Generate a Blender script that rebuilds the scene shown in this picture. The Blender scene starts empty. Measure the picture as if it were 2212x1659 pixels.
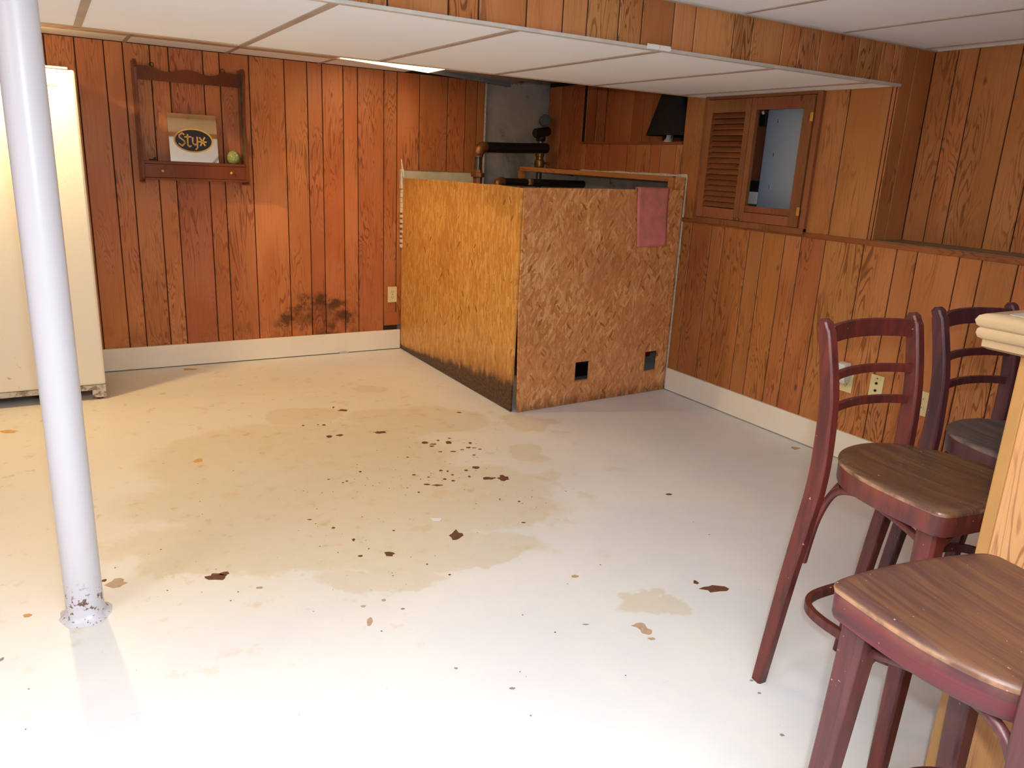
import bpy, bmesh, math, random
from mathutils import Vector, Matrix, noise
random.seed(7)
SC = bpy.context.scene
COL = SC.collection
PI = math.pi
XR, YB = 3.375, 5.269          # right wall, back wall
ZS, ZF, ZR = 1.790, 1.960, 1.930   # soffit underside, front ceiling, rear ceiling
YS0, YS1 = 2.355, 3.600        # soffit front and rear
XI = 3.607                     # upper right wall, set back behind the ledge

# ------------------------------------------------------------------ camera
cam = bpy.data.objects.new('camera', bpy.data.cameras.new('camera'))
COL.objects.link(cam)
Rm = Matrix(((0.863001, 0.099064, -0.495395), (-0.502956, 0.260838, -0.824014), (0.047587, 0.960286, 0.274928)))
cam.matrix_world = Matrix.Translation((0, 0, 1.375)) @ Rm.to_4x4()
cam.data.sensor_width = 36
cam.data.lens = 1672.745 / 2212 * 36
cam.data.clip_start = 0.02
SC.camera = cam
# ------------------------------------------------------------------ light
SC.view_settings.view_transform = 'Standard'
SC.view_settings.look = 'None'
SC.view_settings.gamma = 1
SC.view_settings.use_curve_mapping = False
SC.view_settings.exposure = 0.0
SC.cycles.max_bounces = 7
SC.cycles.diffuse_bounces = 4
SC.cycles.glossy_bounces = 3
W = bpy.data.worlds.new('world'); SC.world = W; W.use_nodes = True
W.node_tree.nodes['Background'].inputs[0].default_value = (0.9, 0.85, 0.75, 1)
W.node_tree.nodes['Background'].inputs[1].default_value = 0.02
def light(name, kind, loc, power, col, **k):
    d = bpy.data.lights.new(name, kind); d.energy = power; d.color = col
    for a, b in k.items(): setattr(d, a, b)
    o = bpy.data.objects.new(name, d); o.location = loc; COL.objects.link(o)
    return o
light('camera_flash', 'POINT', (0.03, -0.02, 1.445), 78, (0.88, 0.95, 1.0), shadow_soft_size=0.018)
light('ceiling_bulb', 'SPOT', (-0.16, 4.45, 1.86), 70, (1.0, 0.70, 0.36), shadow_soft_size=0.04, spot_size=math.radians(152), spot_blend=0.12)
light('ceiling_yellow_fill', 'POINT', (-0.16, 4.45, 1.87), 2.5, (1.0, 0.70, 0.30), shadow_soft_size=0.04)  # weak extra light, added so the ceiling near the bulb turns yellow
fl = light('fill_light', 'AREA', (0.3, 0.2, 1.93), 34, (0.96, 0.97, 1.0), shape='RECTANGLE', size=1.15, size_y=0.55)  # added fill light on the ceiling, out of view
fl2 = light('fill_light_left', 'AREA', (-1.6, 1.2, 1.93), 26, (0.96, 0.97, 1.0), shape='RECTANGLE', size=1.15, size_y=0.55)  # second added fill, unseen on the left

# ------------------------------------------------------------------ node helpers
class NT:
    def __init__(s, name):
        s.m = bpy.data.materials.new(name); s.m.use_nodes = True
        s.t = s.m.node_tree; s.b = s.t.nodes['Principled BSDF']
    def n(s, t, ins=None, **props):
        nd = s.t.nodes.new('ShaderNode' + t)
        for k, v in props.items(): setattr(nd, k, v)
        for k, v in (ins or {}).items(): s.set(nd.inputs[k], v)
        return nd
    def set(s, inp, v):
        if isinstance(v, bpy.types.NodeSocket): s.t.links.new(v, inp)
        else: inp.default_value = v
    def math(s, op, a, b=0.0, clamp=False):
        nd = s.n('Math', operation=op, use_clamp=clamp); s.set(nd.inputs[0], a); s.set(nd.inputs[1], b); return nd.outputs[0]
    def vec(s, op, a, b=(0, 0, 0)):
        nd = s.n('VectorMath', operation=op); s.set(nd.inputs[0], a); s.set(nd.inputs[1], b); return nd.outputs[1] if op == 'LENGTH' else nd.outputs[0]
    def mix(s, f, a, b, mode='MIX'):
        nd = s.n('Mix', data_type='RGBA', blend_type=mode)
        s.set(nd.inputs[0], f); s.set(nd.inputs[6], a); s.set(nd.inputs[7], b); return nd.outputs[2]
    def ramp(s, f, stops):
        nd = s.n('ValToRGB'); e = nd.color_ramp.elements
        while len(e) < len(stops): e.new(0.5)
        for q, (p, c) in zip(e, stops): q.position = p; q.color = c if len(c) == 4 else (*c, 1)
        s.set(nd.inputs[0], f); return nd.outputs[0]
    def sm(s, f, a, b):       # smooth step from a to b -> 0..1
        nd = s.n('MapRange', interpolation_type='SMOOTHSTEP'); s.set(nd.inputs[0], f); nd.inputs[1].default_value = a; nd.inputs[2].default_value = b
        return nd.outputs[0]
    def pos(s): return s.n('NewGeometry').outputs['Position']
    def sep(s, v): return s.n('SeparateXYZ', {0: v}).outputs
    def comb(s, x, y, z): return s.n('CombineXYZ', {0: x, 1: y, 2: z}).outputs[0]
    def noise(s, v, scale=5, detail=3, rough=0.5, dist=0.0):
        return s.n('TexNoise', {'Vector': v, 'Scale': scale, 'Detail': detail, 'Roughness': rough, 'Distortion': dist}).outputs[0]
    def bump(s, h, strength=0.3, dist=0.002):
        s.t.links.new(s.n('Bump', {'Height': h, 'Strength': strength, 'Distance': dist}).outputs[0], s.b.inputs['Normal'])
    def out(s, col=None, rough=None, metal=None, spec=None):
        if col is not None: s.set(s.b.inputs['Base Color'], col)
        if rough is not None: s.set(s.b.inputs['Roughness'], rough)
        if metal is not None: s.set(s.b.inputs['Metallic'], metal)
        if spec is not None: s.set(s.b.inputs['Specular IOR Level'], spec)
        return s.m
def lin(r, g, b):
    f = lambda c: c / 12.92 if c <= 0.04045 else ((c + 0.055) / 1.055) ** 2.4
    return (f(r / 255), f(g / 255), f(b / 255), 1)
def plain(name, c, rough=0.6, metal=0.0, var=0.12, sc=12):
    q = NT(name); p = q.pos(); n = q.noise(p, sc, 4, 0.6)
    a = tuple(x * (1 - var) for x in c[:3]) + (1,); b = tuple(min(1, x * (1 + var)) for x in c[:3]) + (1,)
    return q.out(q.ramp(n, [(0.3, a), (0.7, b)]), rough, metal)

def panel_wood(name, base, dark, light_c, mold=False, rough=0.42, horizontal=False, contrast=1.0):
    q = NT(name); p = q.pos(); x, y, z = q.sep(p)
    rnd = q.n('ObjectInfo').outputs['Random']
    u = q.math('ADD', x, y)
    if horizontal: u, z = z, u
    off = q.math('MULTIPLY', rnd, 37.0)
    v1 = q.comb(q.math('MULTIPLY', u, 60.0), q.math('MULTIPLY', z, 2.2), off)
    fine = q.noise(v1, 1.6, 4, 0.65)
    v2 = q.comb(q.math('MULTIPLY', u, 13.0), q.math('MULTIPLY', z, 1.5), off)
    body = q.noise(v2, 1.0, 2.5, 0.45, 0.35)
    rings = q.math('SINE', q.math('MULTIPLY', body, 120.0))
    rings = q.sm(rings, 0.2, 1.0)
    brk = q.sm(q.noise(q.comb(q.math('MULTIPLY', u, 5.0), q.math('MULTIPLY', z, 1.6), q.math('ADD', off, 5.0)), 1.0, 2, 0.5), 0.38, 0.66)
    rings = q.math('MULTIPLY', rings, q.math('MULTIPLY', brk, 0.75 * contrast))
    dk = q.math('ADD', rings, q.math('MULTIPLY', q.sm(fine, 0.5, 0.78), 0.38 * contrast), clamp=True)
    cloud = q.noise(q.comb(q.math('MULTIPLY', u, 2.6), q.math('MULTIPLY', z, 1.1), off), 1.4, 2, 0.5)
    c = q.mix(q.sm(cloud, 0.3, 0.72), base, light_c)
    c = q.mix(dk, c, dark)
    # knots
    vk = q.n('TexVoronoi', {'Vector': q.comb(q.math('MULTIPLY', u, 5.0), q.math('MULTIPLY', z, 2.3), off), 'Scale': 1.0, 'Randomness': 1.0}).outputs['Distance']
    c = q.mix(q.math('MULTIPLY', q.sm(vk, 0.07, 0.02), 0.75), c, tuple(t * 0.4 for t in dark[:3]) + (1,))
    hv = q.n('HueSaturation', {'Hue': q.math('ADD', 0.494, q.math('MULTIPLY', rnd, 0.012)), 'Saturation': 1.0,
              'Value': q.math('ADD', 0.87, q.math('MULTIPLY', q.math('FRACT', q.math('MULTIPLY', rnd, 7.3)), 0.26)), 'Color': c})
    c = hv.outputs[0]
    if mold:
        pn = q.noise(q.comb(x, z, 0.4), 8.5, 6, 0.72)
        def blob(cx, cz, rx, rz):
            dx = q.math('DIVIDE', q.math('SUBTRACT', x, cx), rx); dz = q.math('DIVIDE', q.math('SUBTRACT', z, cz), rz)
            d = q.math('SQRT', q.math('ADD', q.math('MULTIPLY', dx, dx), q.math('MULTIPLY', dz, dz)))
            return d
        wb_ = q.math('MULTIPLY', q.math('SUBTRACT', q.noise(q.comb(x, z, 2.0), 6, 2, 0.5), 0.5), 0.55)
        d1 = q.math('ADD', blob(1.55, 0.25, 0.26, 0.18), wb_)
        ring = q.math('MULTIPLY', q.sm(d1, 0.45, 0.86), q.sm(d1, 1.2, 0.9))
        inner = q.math('MULTIPLY', q.sm(d1, 1.05, 0.75), 0.72)
        up = q.sm(z, 0.16, 0.26)
        m = q.math('MULTIPLY', q.math('ADD', q.math('MULTIPLY', ring, up), inner), q.sm(pn, 0.38, 0.62), clamp=True)
        d2 = blob(1.68, 0.155, 0.20, 0.12)
        m = q.math('MAXIMUM', m, q.math('MULTIPLY', q.sm(d2, 1.1, 0.3), q.sm(pn, 0.36, 0.6)))
        low = q.math('MULTIPLY', q.sm(z, 0.32, 0.14), q.math('MULTIPLY', q.sm(pn, 0.46, 0.64), 0.5))
        m = q.math('MAXIMUM', m, low)
        c = q.mix(q.math('MULTIPLY', m, 0.85), c, lin(70, 42, 22))
    q.bump(fine, 0.12, 0.001)
    return q.out(c, rough, spec=0.35)

M = {}
M['back'] = panel_wood('wood_back', lin(180, 106, 58), lin(118, 62, 32), lin(196, 126, 78), mold=True, contrast=0.95)
M['right'] = panel_wood('wood_right', lin(170, 106, 56), lin(106, 58, 28), lin(186, 122, 72), contrast=1.0)
M['soffitw'] = panel_wood('wood_soffit', lin(180, 114, 64), lin(112, 62, 30), lin(200, 138, 86), contrast=1.15)
M['oak'] = panel_wood('wood_oak_bar', lin(186, 134, 86), lin(122, 74, 42), lin(198, 148, 100), contrast=1.6)
M['groove'] = plain('groove_dark', lin(44, 26, 16), 0.8)
M['trimwood'] = panel_wood('wood_trim', lin(130, 72, 38), lin(90, 46, 24), lin(150, 86, 48), horizontal=True)
M['shutter'] = panel_wood('wood_shutter', lin(132, 78, 46), lin(96, 54, 30), lin(146, 90, 56), contrast=0.6)
M['shelfw'] = panel_wood('wood_wall_shelf', lin(104, 56, 32), lin(66, 32, 18), lin(118, 66, 38), contrast=0.4, rough=0.25)
M['tee'] = plain('ceiling_tee', lin(172, 156, 142), 0.5)
M['teegrey'] = plain('metal_angle', lin(196, 192, 184), 0.4)
M['white'] = plain('white_paint', lin(238, 230, 214), 0.45, var=0.04, sc=4)
M['plaster'] = plain('cut_drywall_edge', lin(216, 206, 192), 0.8, var=0.2, sc=60)
M['cream'] = plain('bare_wallboard', lin(214, 200, 172), 0.8, var=0.12, sc=9)
M['black'] = plain('black_iron', lin(28, 26, 26), 0.45, var=0.4, sc=20)
M['dark'] = plain('dark_void', lin(14, 12, 12), 0.9)
M['brass'] = plain('old_brass', lin(150, 112, 52), 0.35, 0.8, var=0.25, sc=30)
M['bronze'] = plain('bronze_fitting', lin(134, 84, 50), 0.4, 0.5, var=0.25, sc=30)
M['steel'] = plain('grey_pipe', lin(90, 90, 92), 0.3, 0.6)
M['plate'] = plain('ivory_plastic', lin(222, 208, 158), 0.35, var=0.03)
M['whitepl'] = plain('white_plastic', lin(232, 232, 228), 0.3, var=0.03)
M['stud'] = panel_wood('wood_stud', lin(190, 120, 62), lin(150, 86, 40), lin(206, 140, 82), horizontal=True)
M['gold'] = plain('gold_print', lin(196, 156, 84), 0.4, var=0.1)
M['ink'] = plain('black_print', lin(22, 22, 34), 0.35)
M['hinge'] = plain('brass_hinge', lin(230, 190, 110), 0.25, 0.9)
M['rust'] = plain('rust', lin(112, 54, 32), 0.9, var=0.5, sc=60)

q = NT('ceiling_tile'); p = q.pos()
n1 = q.noise(p, 1.3, 3, 0.5); n2 = q.noise(p, 160, 2, 0.5)
q.bump(n2, 0.25, 0.001)
M['tile'] = q.out(q.ramp(n1, [(0.3, lin(238, 241, 246)), (0.7, lin(245, 248, 252))]), 0.85)
q = NT('stained_tile'); p = q.pos()
M['tilebrown'] = q.out(q.ramp(q.noise(p, 4, 3, 0.5), [(0.3, lin(186, 150, 118)), (0.7, lin(206, 176, 146))]), 0.85)
q = NT('shaded_tile'); p = q.pos()
M['tiledark'] = q.out(q.ramp(q.noise(p, 4, 3, 0.5), [(0.3, lin(120, 118, 122)), (0.7, lin(150, 146, 148))]), 0.85)  # the grey holds the shade this tile hangs in

# concrete
q = NT('concrete'); p = q.pos()
n1 = q.noise(p, 2.6, 5, 0.65, 0.4); n2 = q.noise(p, 9, 5, 0.7)
c = q.ramp(n1, [(0.28, lin(128, 124, 120)), (0.5, lin(176, 170, 164)), (0.75, lin(204, 194, 180))])
c = q.mix(q.sm(n2, 0.58, 0.72), c, lin(96, 92, 90))
q.bump(n2, 0.5, 0.004)
M['concrete'] = q.out(c, 0.9)

# steel column paint
q = NT('column_paint'); p = q.pos(); x, y, z = q.sep(p)
n1 = q.noise(p, 70, 3, 0.6)
chip = q.math('MULTIPLY', q.sm(n1, 0.60, 0.64), q.sm(z, 0.16, 0.04))
band = q.math('MULTIPLY', q.sm(z, 0.035, 0.05), q.sm(z, 0.10, 0.07))
chip = q.math('MAXIMUM', chip, q.math('MULTIPLY', q.sm(n1, 0.56, 0.60), band))
q.bump(q.noise(p, 25, 3, 0.6), 0.15, 0.002)
M['column'] = q.out(q.mix(chip, lin(206, 206, 213), lin(110, 84, 74)), 0.32)

# fridge
q = NT('fridge_enamel'); p = q.pos(); x, y, z = q.sep(p)
n1 = q.noise(p, 26, 4, 0.6)
q.bump(q.noise(p, 190, 2, 0.5), 0.5, 0.0015)
r = q.math('MULTIPLY', q.sm(n1, 0.66, 0.72), q.sm(z, 0.34, 0.05))
M['fridge'] = q.out(q.mix(r, lin(232, 226, 206), lin(190, 120, 60)), 0.28)
q = NT('fridge_base_rust'); p = q.pos(); x, y, z = q.sep(p)
n1 = q.noise(p, 22, 5, 0.7)
c = q.mix(q.sm(n1, 0.45, 0.6), lin(206, 198, 182), lin(140, 124, 104))
c = q.mix(q.math('MULTIPLY', q.sm(n1, 0.5, 0.6), q.sm(z, 0.05, 0.02)), c, lin(120, 44, 22))
M['fridgebase'] = q.out(c, 0.5)

# OSB
def osb(name, tones, along, flecks, mold_side):
    q = NT(name); p = q.pos(); x, y, z = q.sep(p)
    u = q.math('ADD', x, q.math('MULTIPLY', y, 1.0 if mold_side else 0.05))
    pn = q.noise(q.comb(u, z, 0.0), 6, 2, 0.5)
    uu = q.math('ADD', u, q.math('MULTIPLY', pn, 0.05))
    def layer(ang, sx, sz, seed):
        ca, sa = math.cos(ang), math.sin(ang)
        a = q.math('ADD', q.math('MULTIPLY', uu, ca), q.math('MULTIPLY', z, sa))
        b = q.math('ADD', q.math('MULTIPLY', uu, -sa), q.math('MULTIPLY', z, ca))
        v = q.comb(q.math('MULTIPLY', a, sx), q.math('MULTIPLY', b, sz), seed)
        vo = q.n('TexVoronoi', {'Vector': v, 'Scale': 1.0, 'Randomness': 1.0})
        return q.sep(vo.outputs['Color'])[0], q.sep(vo.outputs['Color'])[1], vo.outputs['Distance']
    angs = along
    r1, s1, d1 = layer(angs[0], 62, 13, 1.0)
    r2, s2, d2 = layer(angs[1], 58, 15, 4.0)
    r3, s3, d3 = layer(angs[2], 75, 18, 9.0)
    t = q.mix(q.math('GREATER_THAN', s1, 0.5), r1, r2)
    t = q.mix(q.math('GREATER_THAN', s3, 0.55), t, r3)
    grain = q.noise(q.comb(q.math('MULTIPLY', u, 90.0), q.math('MULTIPLY', z, 12.0), 2.0), 1.2, 4, 0.6)
    f = q.math('ADD', q.math('MULTIPLY', t, 0.6), q.math('MULTIPLY', grain, 0.45))
    c = q.ramp(f, tones)
    rf, sf, df = layer(0.7, 52, 15, 14.0)
    m1 = q.math('MULTIPLY', q.math('GREATER_THAN', rf, 1.0 - flecks), q.sm(df, 0.42, 0.3))
    rg, sg, dg = layer(-0.5, 46, 13, 18.0)
    m2 = q.math('MULTIPLY', q.math('GREATER_THAN', rg, 1.0 - flecks), q.sm(dg, 0.40, 0.3))
    c = q.mix(q.math('MULTIPLY', q.math('MAXIMUM', m1, m2), 0.7), c, lin(122, 70, 28))
    sp = q.noise(q.comb(u, z, 3.0), 55, 3, 0.7)
    c = q.mix(q.math('MULTIPLY', q.sm(sp, 0.64, 0.70), 0.7), c, lin(84, 48, 24))
    cl = q.noise(q.comb(u, z, 6.0), 2.2, 3, 0.5)
    c = q.mix(q.math('MULTIPLY', q.sm(cl, 0.5, 0.75), 0.35), c, lin(150, 88, 40))
    pk = q.noise(q.comb(u, z, 11.0), 3.4, 4, 0.6)
    c = q.mix(q.math('MULTIPLY', q.sm(pk, 0.46, 0.66), 0.0 if mold_side else 0.5), c, lin(204, 132, 86))
    fs = q.noise(q.comb(q.math('MULTIPLY', u, 150.0), q.math('MULTIPLY', z, 26.0), 8.0), 1.0, 3, 0.6)
    c = q.mix(q.math('MULTIPLY', q.sm(fs, 0.56, 0.72), 0.35), c, lin(150, 88, 40))
    c = q.mix(q.math('MULTIPLY', q.sm(fs, 0.44, 0.30), 0.25), c, lin(240, 200, 140))
    tooth = q.noise(q.comb(q.math('MULTIPLY', u, 22.0), q.math('MULTIPLY', z, 5.0), 0.0), 1.0, 6, 0.72)
    if mold_side:
        hgt = q.math('ADD', 0.03, q.math('MULTIPLY', q.sm(y, 5.2, 3.75), 0.105))
        hgt = q.math('MULTIPLY', hgt, q.math('MULTIPLY', q.math('ADD', tooth, 0.1), 2.1))
        m = q.sm(q.math('DIVIDE', z, hgt), 1.2, 0.75)
        c = q.mix(q.math('MULTIPLY', q.sm(q.math('DIVIDE', z, hgt), 2.1, 0.7), 0.6), c, lin(140, 84, 40))
        c = q.mix(m, c, q.mix(q.sm(sp, 0.4, 0.6), lin(44, 28, 14), lin(92, 58, 26)))
    else:
        m = q.math('MULTIPLY', q.sm(z, 0.085, 0.0), q.sm(tooth, 0.35, 0.6))
        c = q.mix(q.math('MULTIPLY', m, 0.8), c, lin(96, 54, 26))
    q.bump(t, 0.25, 0.001)
    return q.out(c, 0.42)
M['osb_side'] = osb('strand_board_side', [(0.12, lin(186, 126, 56)), (0.45, lin(202, 144, 68)), (0.7, lin(214, 160, 82)), (0.95, lin(230, 186, 116))], (0.0, 0.08, -0.07), 0.02, True)
M['osb_front'] = osb('strand_board_front', [(0.12, lin(182, 112, 58)), (0.42, lin(212, 144, 86)), (0.68, lin(226, 164, 104)), (0.95, lin(242, 200, 148))], (0.1, 0.6, -0.5), 0.09, False)

# floor paint with yellow water stains at their places
STAINS = [(0.915, 3.341, 0.677, 0.538, -0.41), (0.766, 3.604, 0.428, 0.316, -0.4), (1.637, 3.72, 0.353, 0.237, -0.39), (1.1, 3.989, 0.208, 0.143, -0.38), (1.963, 3.036, 0.112, 0.116, -0.4), (2.165, 3.412, 0.155, 0.158, -0.39), (0.93, 2.795, 0.863, 0.262, -0.43), (0.534, 2.586, 0.531, 0.175, -0.44), (1.259, 2.852, 0.593, 0.293, -0.42), (1.491, 2.528, 0.23, 0.177, -0.43), (1.132, 2.304, 0.371, 0.158, -0.44), (0.847, 2.216, 0.217, 0.076, -0.45), (1.631, 1.678, 0.11, 0.087, -0.45), (1.241, 2.151, 0.132, 0.073, -0.44), (1.6, 4.342, 0.112, 0.08, -0.37)]
q = NT('painted_floor'); p = q.pos(); x, y, z = q.sep(p)
wp = q.n('TexNoise', {'Vector': p, 'Scale': 3.2, 'Detail': 5, 'Roughness': 0.6})
wob = q.vec('MULTIPLY', q.vec('SUBTRACT', wp.outputs[1], (0.5, 0.5, 0.5)), (0.42, 0.42, 0.0))
pw = q.vec('ADD', p, wob)
X_, Y_, Z_ = q.sep(pw)
tot = None
for cx, cy, a, b, th in STAINS:
    dx = q.math('SUBTRACT', X_, cx); dy = q.math('SUBTRACT', Y_, cy); ca, sa = math.cos(th), math.sin(th)
    e1 = q.math('DIVIDE', q.math('ADD', q.math('MULTIPLY', dx, ca), q.math('MULTIPLY', dy, sa)), a)
    e2 = q.math('DIVIDE', q.math('SUBTRACT', q.math('MULTIPLY', dy, ca), q.math('MULTIPLY', dx, sa)), b)
    d = q.math('SQRT', q.math('ADD', q.math('MULTIPLY', e1, e1), q.math('MULTIPLY', e2, e2)))
    s = q.sm(d, 1.12, 0.90)
    tot = s if tot is None else q.math('MAXIMUM', tot, s)
pn = q.noise(p, 2.3, 4, 0.6); pf = q.noise(p, 14, 4, 0.6); pg = q.noise(p, 60, 3, 0.6)
base = q.mix(q.sm(pn, 0.35, 0.7), lin(224, 225, 226), lin(232, 231, 227))
# large soft yellowing: stained paint plus the lamp's warm pool put into the colour
dx = q.math('DIVIDE', q.math('SUBTRACT', X_, 0.6), 1.75); dy = q.math('DIVIDE', q.math('SUBTRACT', Y_, 3.75), 1.75)
dd = q.math('SQRT', q.math('ADD', q.math('MULTIPLY', dx, dx), q.math('MULTIPLY', dy, dy)))
base = q.mix(q.math('MULTIPLY', q.sm(dd, 1.15, 0.55), 0.55), base, lin(220, 206, 168))
st = q.mix(q.sm(pf, 0.4, 0.65), lin(204, 184, 138), lin(196, 178, 120))
c = q.mix(q.math('MULTIPLY', tot, q.math('ADD', 0.16, q.math('MULTIPLY', pn, 0.42))), base, st)
blot = q.math('MULTIPLY', q.sm(pf, 0.60, 0.72), q.sm(dd, 1.2, 0.5))
c = q.mix(q.math('MULTIPLY', blot, 0.5), c, lin(182, 166, 108))
pt_ = q.noise(q.vec('ADD', p, (7.3, 2.1, 0.0)), 5.5, 5, 0.65)
tan = q.math('MULTIPLY', q.sm(pt_, 0.60, 0.68), q.sm(dd, 1.35, 0.8))
c = q.mix(q.math('MULTIPLY', tan, 0.45), c, lin(214, 184, 138))
scr = q.noise(q.vec('MULTIPLY', p, (9.0, 70.0, 1.0)), 1.0, 3, 0.6)
c = q.mix(q.math('MULTIPLY', q.sm(scr, 0.70, 0.76), 0.22), c, lin(176, 172, 164))
grime = q.sm(pg, 0.70, 0.76)
c = q.mix(q.math('MULTIPLY', grime, q.math('MULTIPLY', q.sm(pn, 0.42, 0.55), 0.35)), c, lin(150, 136, 116))
q.bump(q.math('ADD', q.math('MULTIPLY', pf, 0.7), q.math('MULTIPLY', pg, 0.3)), 0.18, 0.006)
M['floor'] = q.out(c, q.math('ADD', 0.36, q.math('MULTIPLY', pf, 0.2)), spec=0.4)
M['chip0'] = plain('chip_brown', lin(104, 64, 42), 0.8, var=0.3, sc=60)
M['chip1'] = plain('chip_tan', lin(186, 158, 130), 0.8, var=0.15, sc=60)
M['chip2'] = plain('chip_ochre', lin(206, 160, 96), 0.8, var=0.15, sc=60)
M['chip3'] = plain('chip_grey', lin(140, 138, 136), 0.8, var=0.15, sc=60)

# towel
q = NT('towel'); p = q.pos(); n1 = q.noise(p, 12, 4, 0.6); n2 = q.noise(p, 400, 2, 0.5)
q.bump(n2, 0.5, 0.002)
M['towel'] = q.out(q.ramp(n1, [(0.35, lin(196, 124, 112)), (0.6, lin(222, 132, 126)), (0.8, lin(228, 142, 134))]), 0.95)

# stool paints: stained wood, worn through on the edges
def stool_mat(name, a, b, worn, rough, wear=0.5, grain=(3, 40, 3)):
    q = NT(name); tc = q.n('TexCoord').outputs['Object']
    g = q.noise(q.vec('MULTIPLY', tc, grain), 1.6, 5, 0.65, 0.4)
    n = q.noise(tc, 9, 4, 0.6)
    c = q.mix(q.sm(g, 0.35, 0.68), a, b)
    pt = q.n('NewGeometry').outputs['Pointiness']
    e = q.math('MULTIPLY', q.sm(pt, 0.57, 0.68), q.sm(n, 0.42, 0.6))
    if 'seat' in name:
        nz = q.sep(q.n('NewGeometry').outputs['Normal'])[2]
        e = q.math('MULTIPLY', q.sm(nz, 0.80, 0.25), q.sm(n, 0.42, 0.62))
    sp = q.sm(q.noise(tc, 75, 2, 0.6), 0.735, 0.755)
    c = q.mix(q.math('MULTIPLY', e, wear), c, worn)
    c = q.mix(q.math('MULTIPLY', sp, 0.6), c, lin(205, 180, 165))
    q.bump(g, 0.15, 0.001)
    return q.out(c, q.math('ADD', rough, q.math('MULTIPLY', n, 0.25)))
M['st_seat_a'] = stool_mat('stool_seat_brown', lin(100, 66, 46), lin(76, 48, 42), lin(206, 160, 120), 0.28, grain=(40, 3, 3))
M['st_wood_a'] = stool_mat('stool_legs_wine', lin(90, 44, 44), lin(70, 34, 36), lin(190, 130, 100), 0.28, grain=(40, 40, 3))
M['st_apr_a'] = stool_mat('stool_apron_crimson', lin(108, 24, 34), lin(62, 32, 34), lin(214, 150, 112), 0.3, 0.8, grain=(2, 2, 30))
M['st_seat_b'] = stool_mat('stool_seat_olive', lin(104, 76, 48), lin(84, 56, 46), lin(200, 150, 120), 0.12, grain=(40, 3, 3))
M['st_wood_b'] = stool_mat('stool_legs_red', lin(104, 42, 34), lin(72, 32, 30), lin(214, 130, 86), 0.28, grain=(30, 30, 4))
M['st_seat_c'] = stool_mat('stool_seat_grey', lin(104, 92, 84), lin(76, 64, 60), lin(160, 120, 100), 0.4, grain=(40, 3, 3))
M['st_wood_c'] = stool_mat('stool_legs_dark', lin(84, 40, 46), lin(54, 28, 34), lin(190, 140, 110), 0.28, grain=(30, 30, 4))
q = NT('bar_top_paint'); p = q.pos(); n = q.noise(p, 6, 4, 0.6)
M['bartop'] = q.out(q.ramp(n, [(0.35, lin(150, 146, 140)), (0.6, lin(196, 184, 160))]), 0.25)
M['baredge'] = plain('bar_edge_pine', lin(160, 132, 96), 0.35, var=0.06, sc=8)
M['bartrim'] = plain('bar_corner_strip', lin(160, 116, 62), 0.45, var=0.08, sc=8)
q = NT('mirror_glass'); M['mirror'] = q.out((0.86, 0.86, 0.82, 1), 0.03, 1.0)
q = NT('electric_panel'); M['epanel'] = q.out(lin(150, 164, 178), 0.4)
q = NT('shade_black'); p = q.pos(); M['shade'] = q.out(q.ramp(q.noise(p, 80, 2, 0.5), [(0.3, lin(16, 14, 14)), (0.7, lin(34, 30, 28))]), 0.8)
q = NT('green_glass'); p = q.pos(); n = q.noise(p, 60, 3, 0.6)
M['ball'] = q.out(q.ramp(n, [(0.4, lin(150, 150, 116)), (0.55, lin(120, 140, 50)), (0.65, lin(176, 170, 140))]), 0.08)
q = NT('dark_gloss'); M['glass'] = q.out(lin(10, 11, 12), 0.08)
q = NT('red_enamel'); M['red'] = q.out(lin(150, 20, 30), 0.35)
M['boiler'] = plain('boiler_jacket', lin(22, 24, 26), 0.35, 0.3)

# ------------------------------------------------------------------ mesh helpers
def box(bm, a, b, mat=None):
    x0, y0, z0 = a; x1, y1, z1 = b
    v = [bm.verts.new((x, y, z)) for x in (x0, x1) for y in (y0, y1) for z in (z0, z1)]
    for f in ((0, 1, 3, 2), (4, 6, 7, 5), (0, 4, 5, 1), (2, 3, 7, 6), (0, 2, 6, 4), (1, 5, 7, 3)): bm.faces.new([v[i] for i in f])
    return v
def ring_loft(bm, rings, closed=True, caps=True):
    R = [[bm.verts.new(p) for p in r] for r in rings]
    n = len(R[0])
    for a, b in zip(R, R[1:]):
        for i in range(n if closed else n - 1): bm.faces.new((a[i], a[(i + 1) % n], b[(i + 1) % n], b[i]))
    if caps:
        bm.faces.new(list(reversed(R[0]))); bm.faces.new(R[-1])
    return R
def tube(bm, pts, r, seg=12, sq=None, up=Vector((0, 0, 1))):
    """sweep; r number or list; sq=(w,h) per point list for a chamfered rectangular section"""
    P = [Vector(p) for p in pts]; rings = []
    prev = None
    for i, p in enumerate(P):
        t = (P[min(i + 1, len(P) - 1)] - P[max(i - 1, 0)]).normalized()
        if prev is None:
            u = up if abs(t.dot(up)) < 0.95 else Vector((0, 1, 0))
            s = t.cross(u).normalized()
        else:
            s = (prev - t * prev.dot(t)).normalized()
        prev = s; w = s.cross(t).normalized()
        if sq:
            a, b = sq[i] if isinstance(sq, list) else sq
            a /= 2; b /= 2; c = min(a, b) * 0.32
            prof = [(a, -b + c), (a, b - c), (a - c, b), (-a + c, b), (-a, b - c), (-a, -b + c), (-a + c, -b), (a - c, -b)]
            rings.append([p + s * x + w * y for x, y in prof])
        else:
            rr = r[i] if isinstance(r, list) else r
            rings.append([p + s * rr * math.cos(2 * PI * k / seg) + w * rr * math.sin(2 * PI * k / seg) for k in range(seg)])
    ring_loft(bm, rings)
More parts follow.
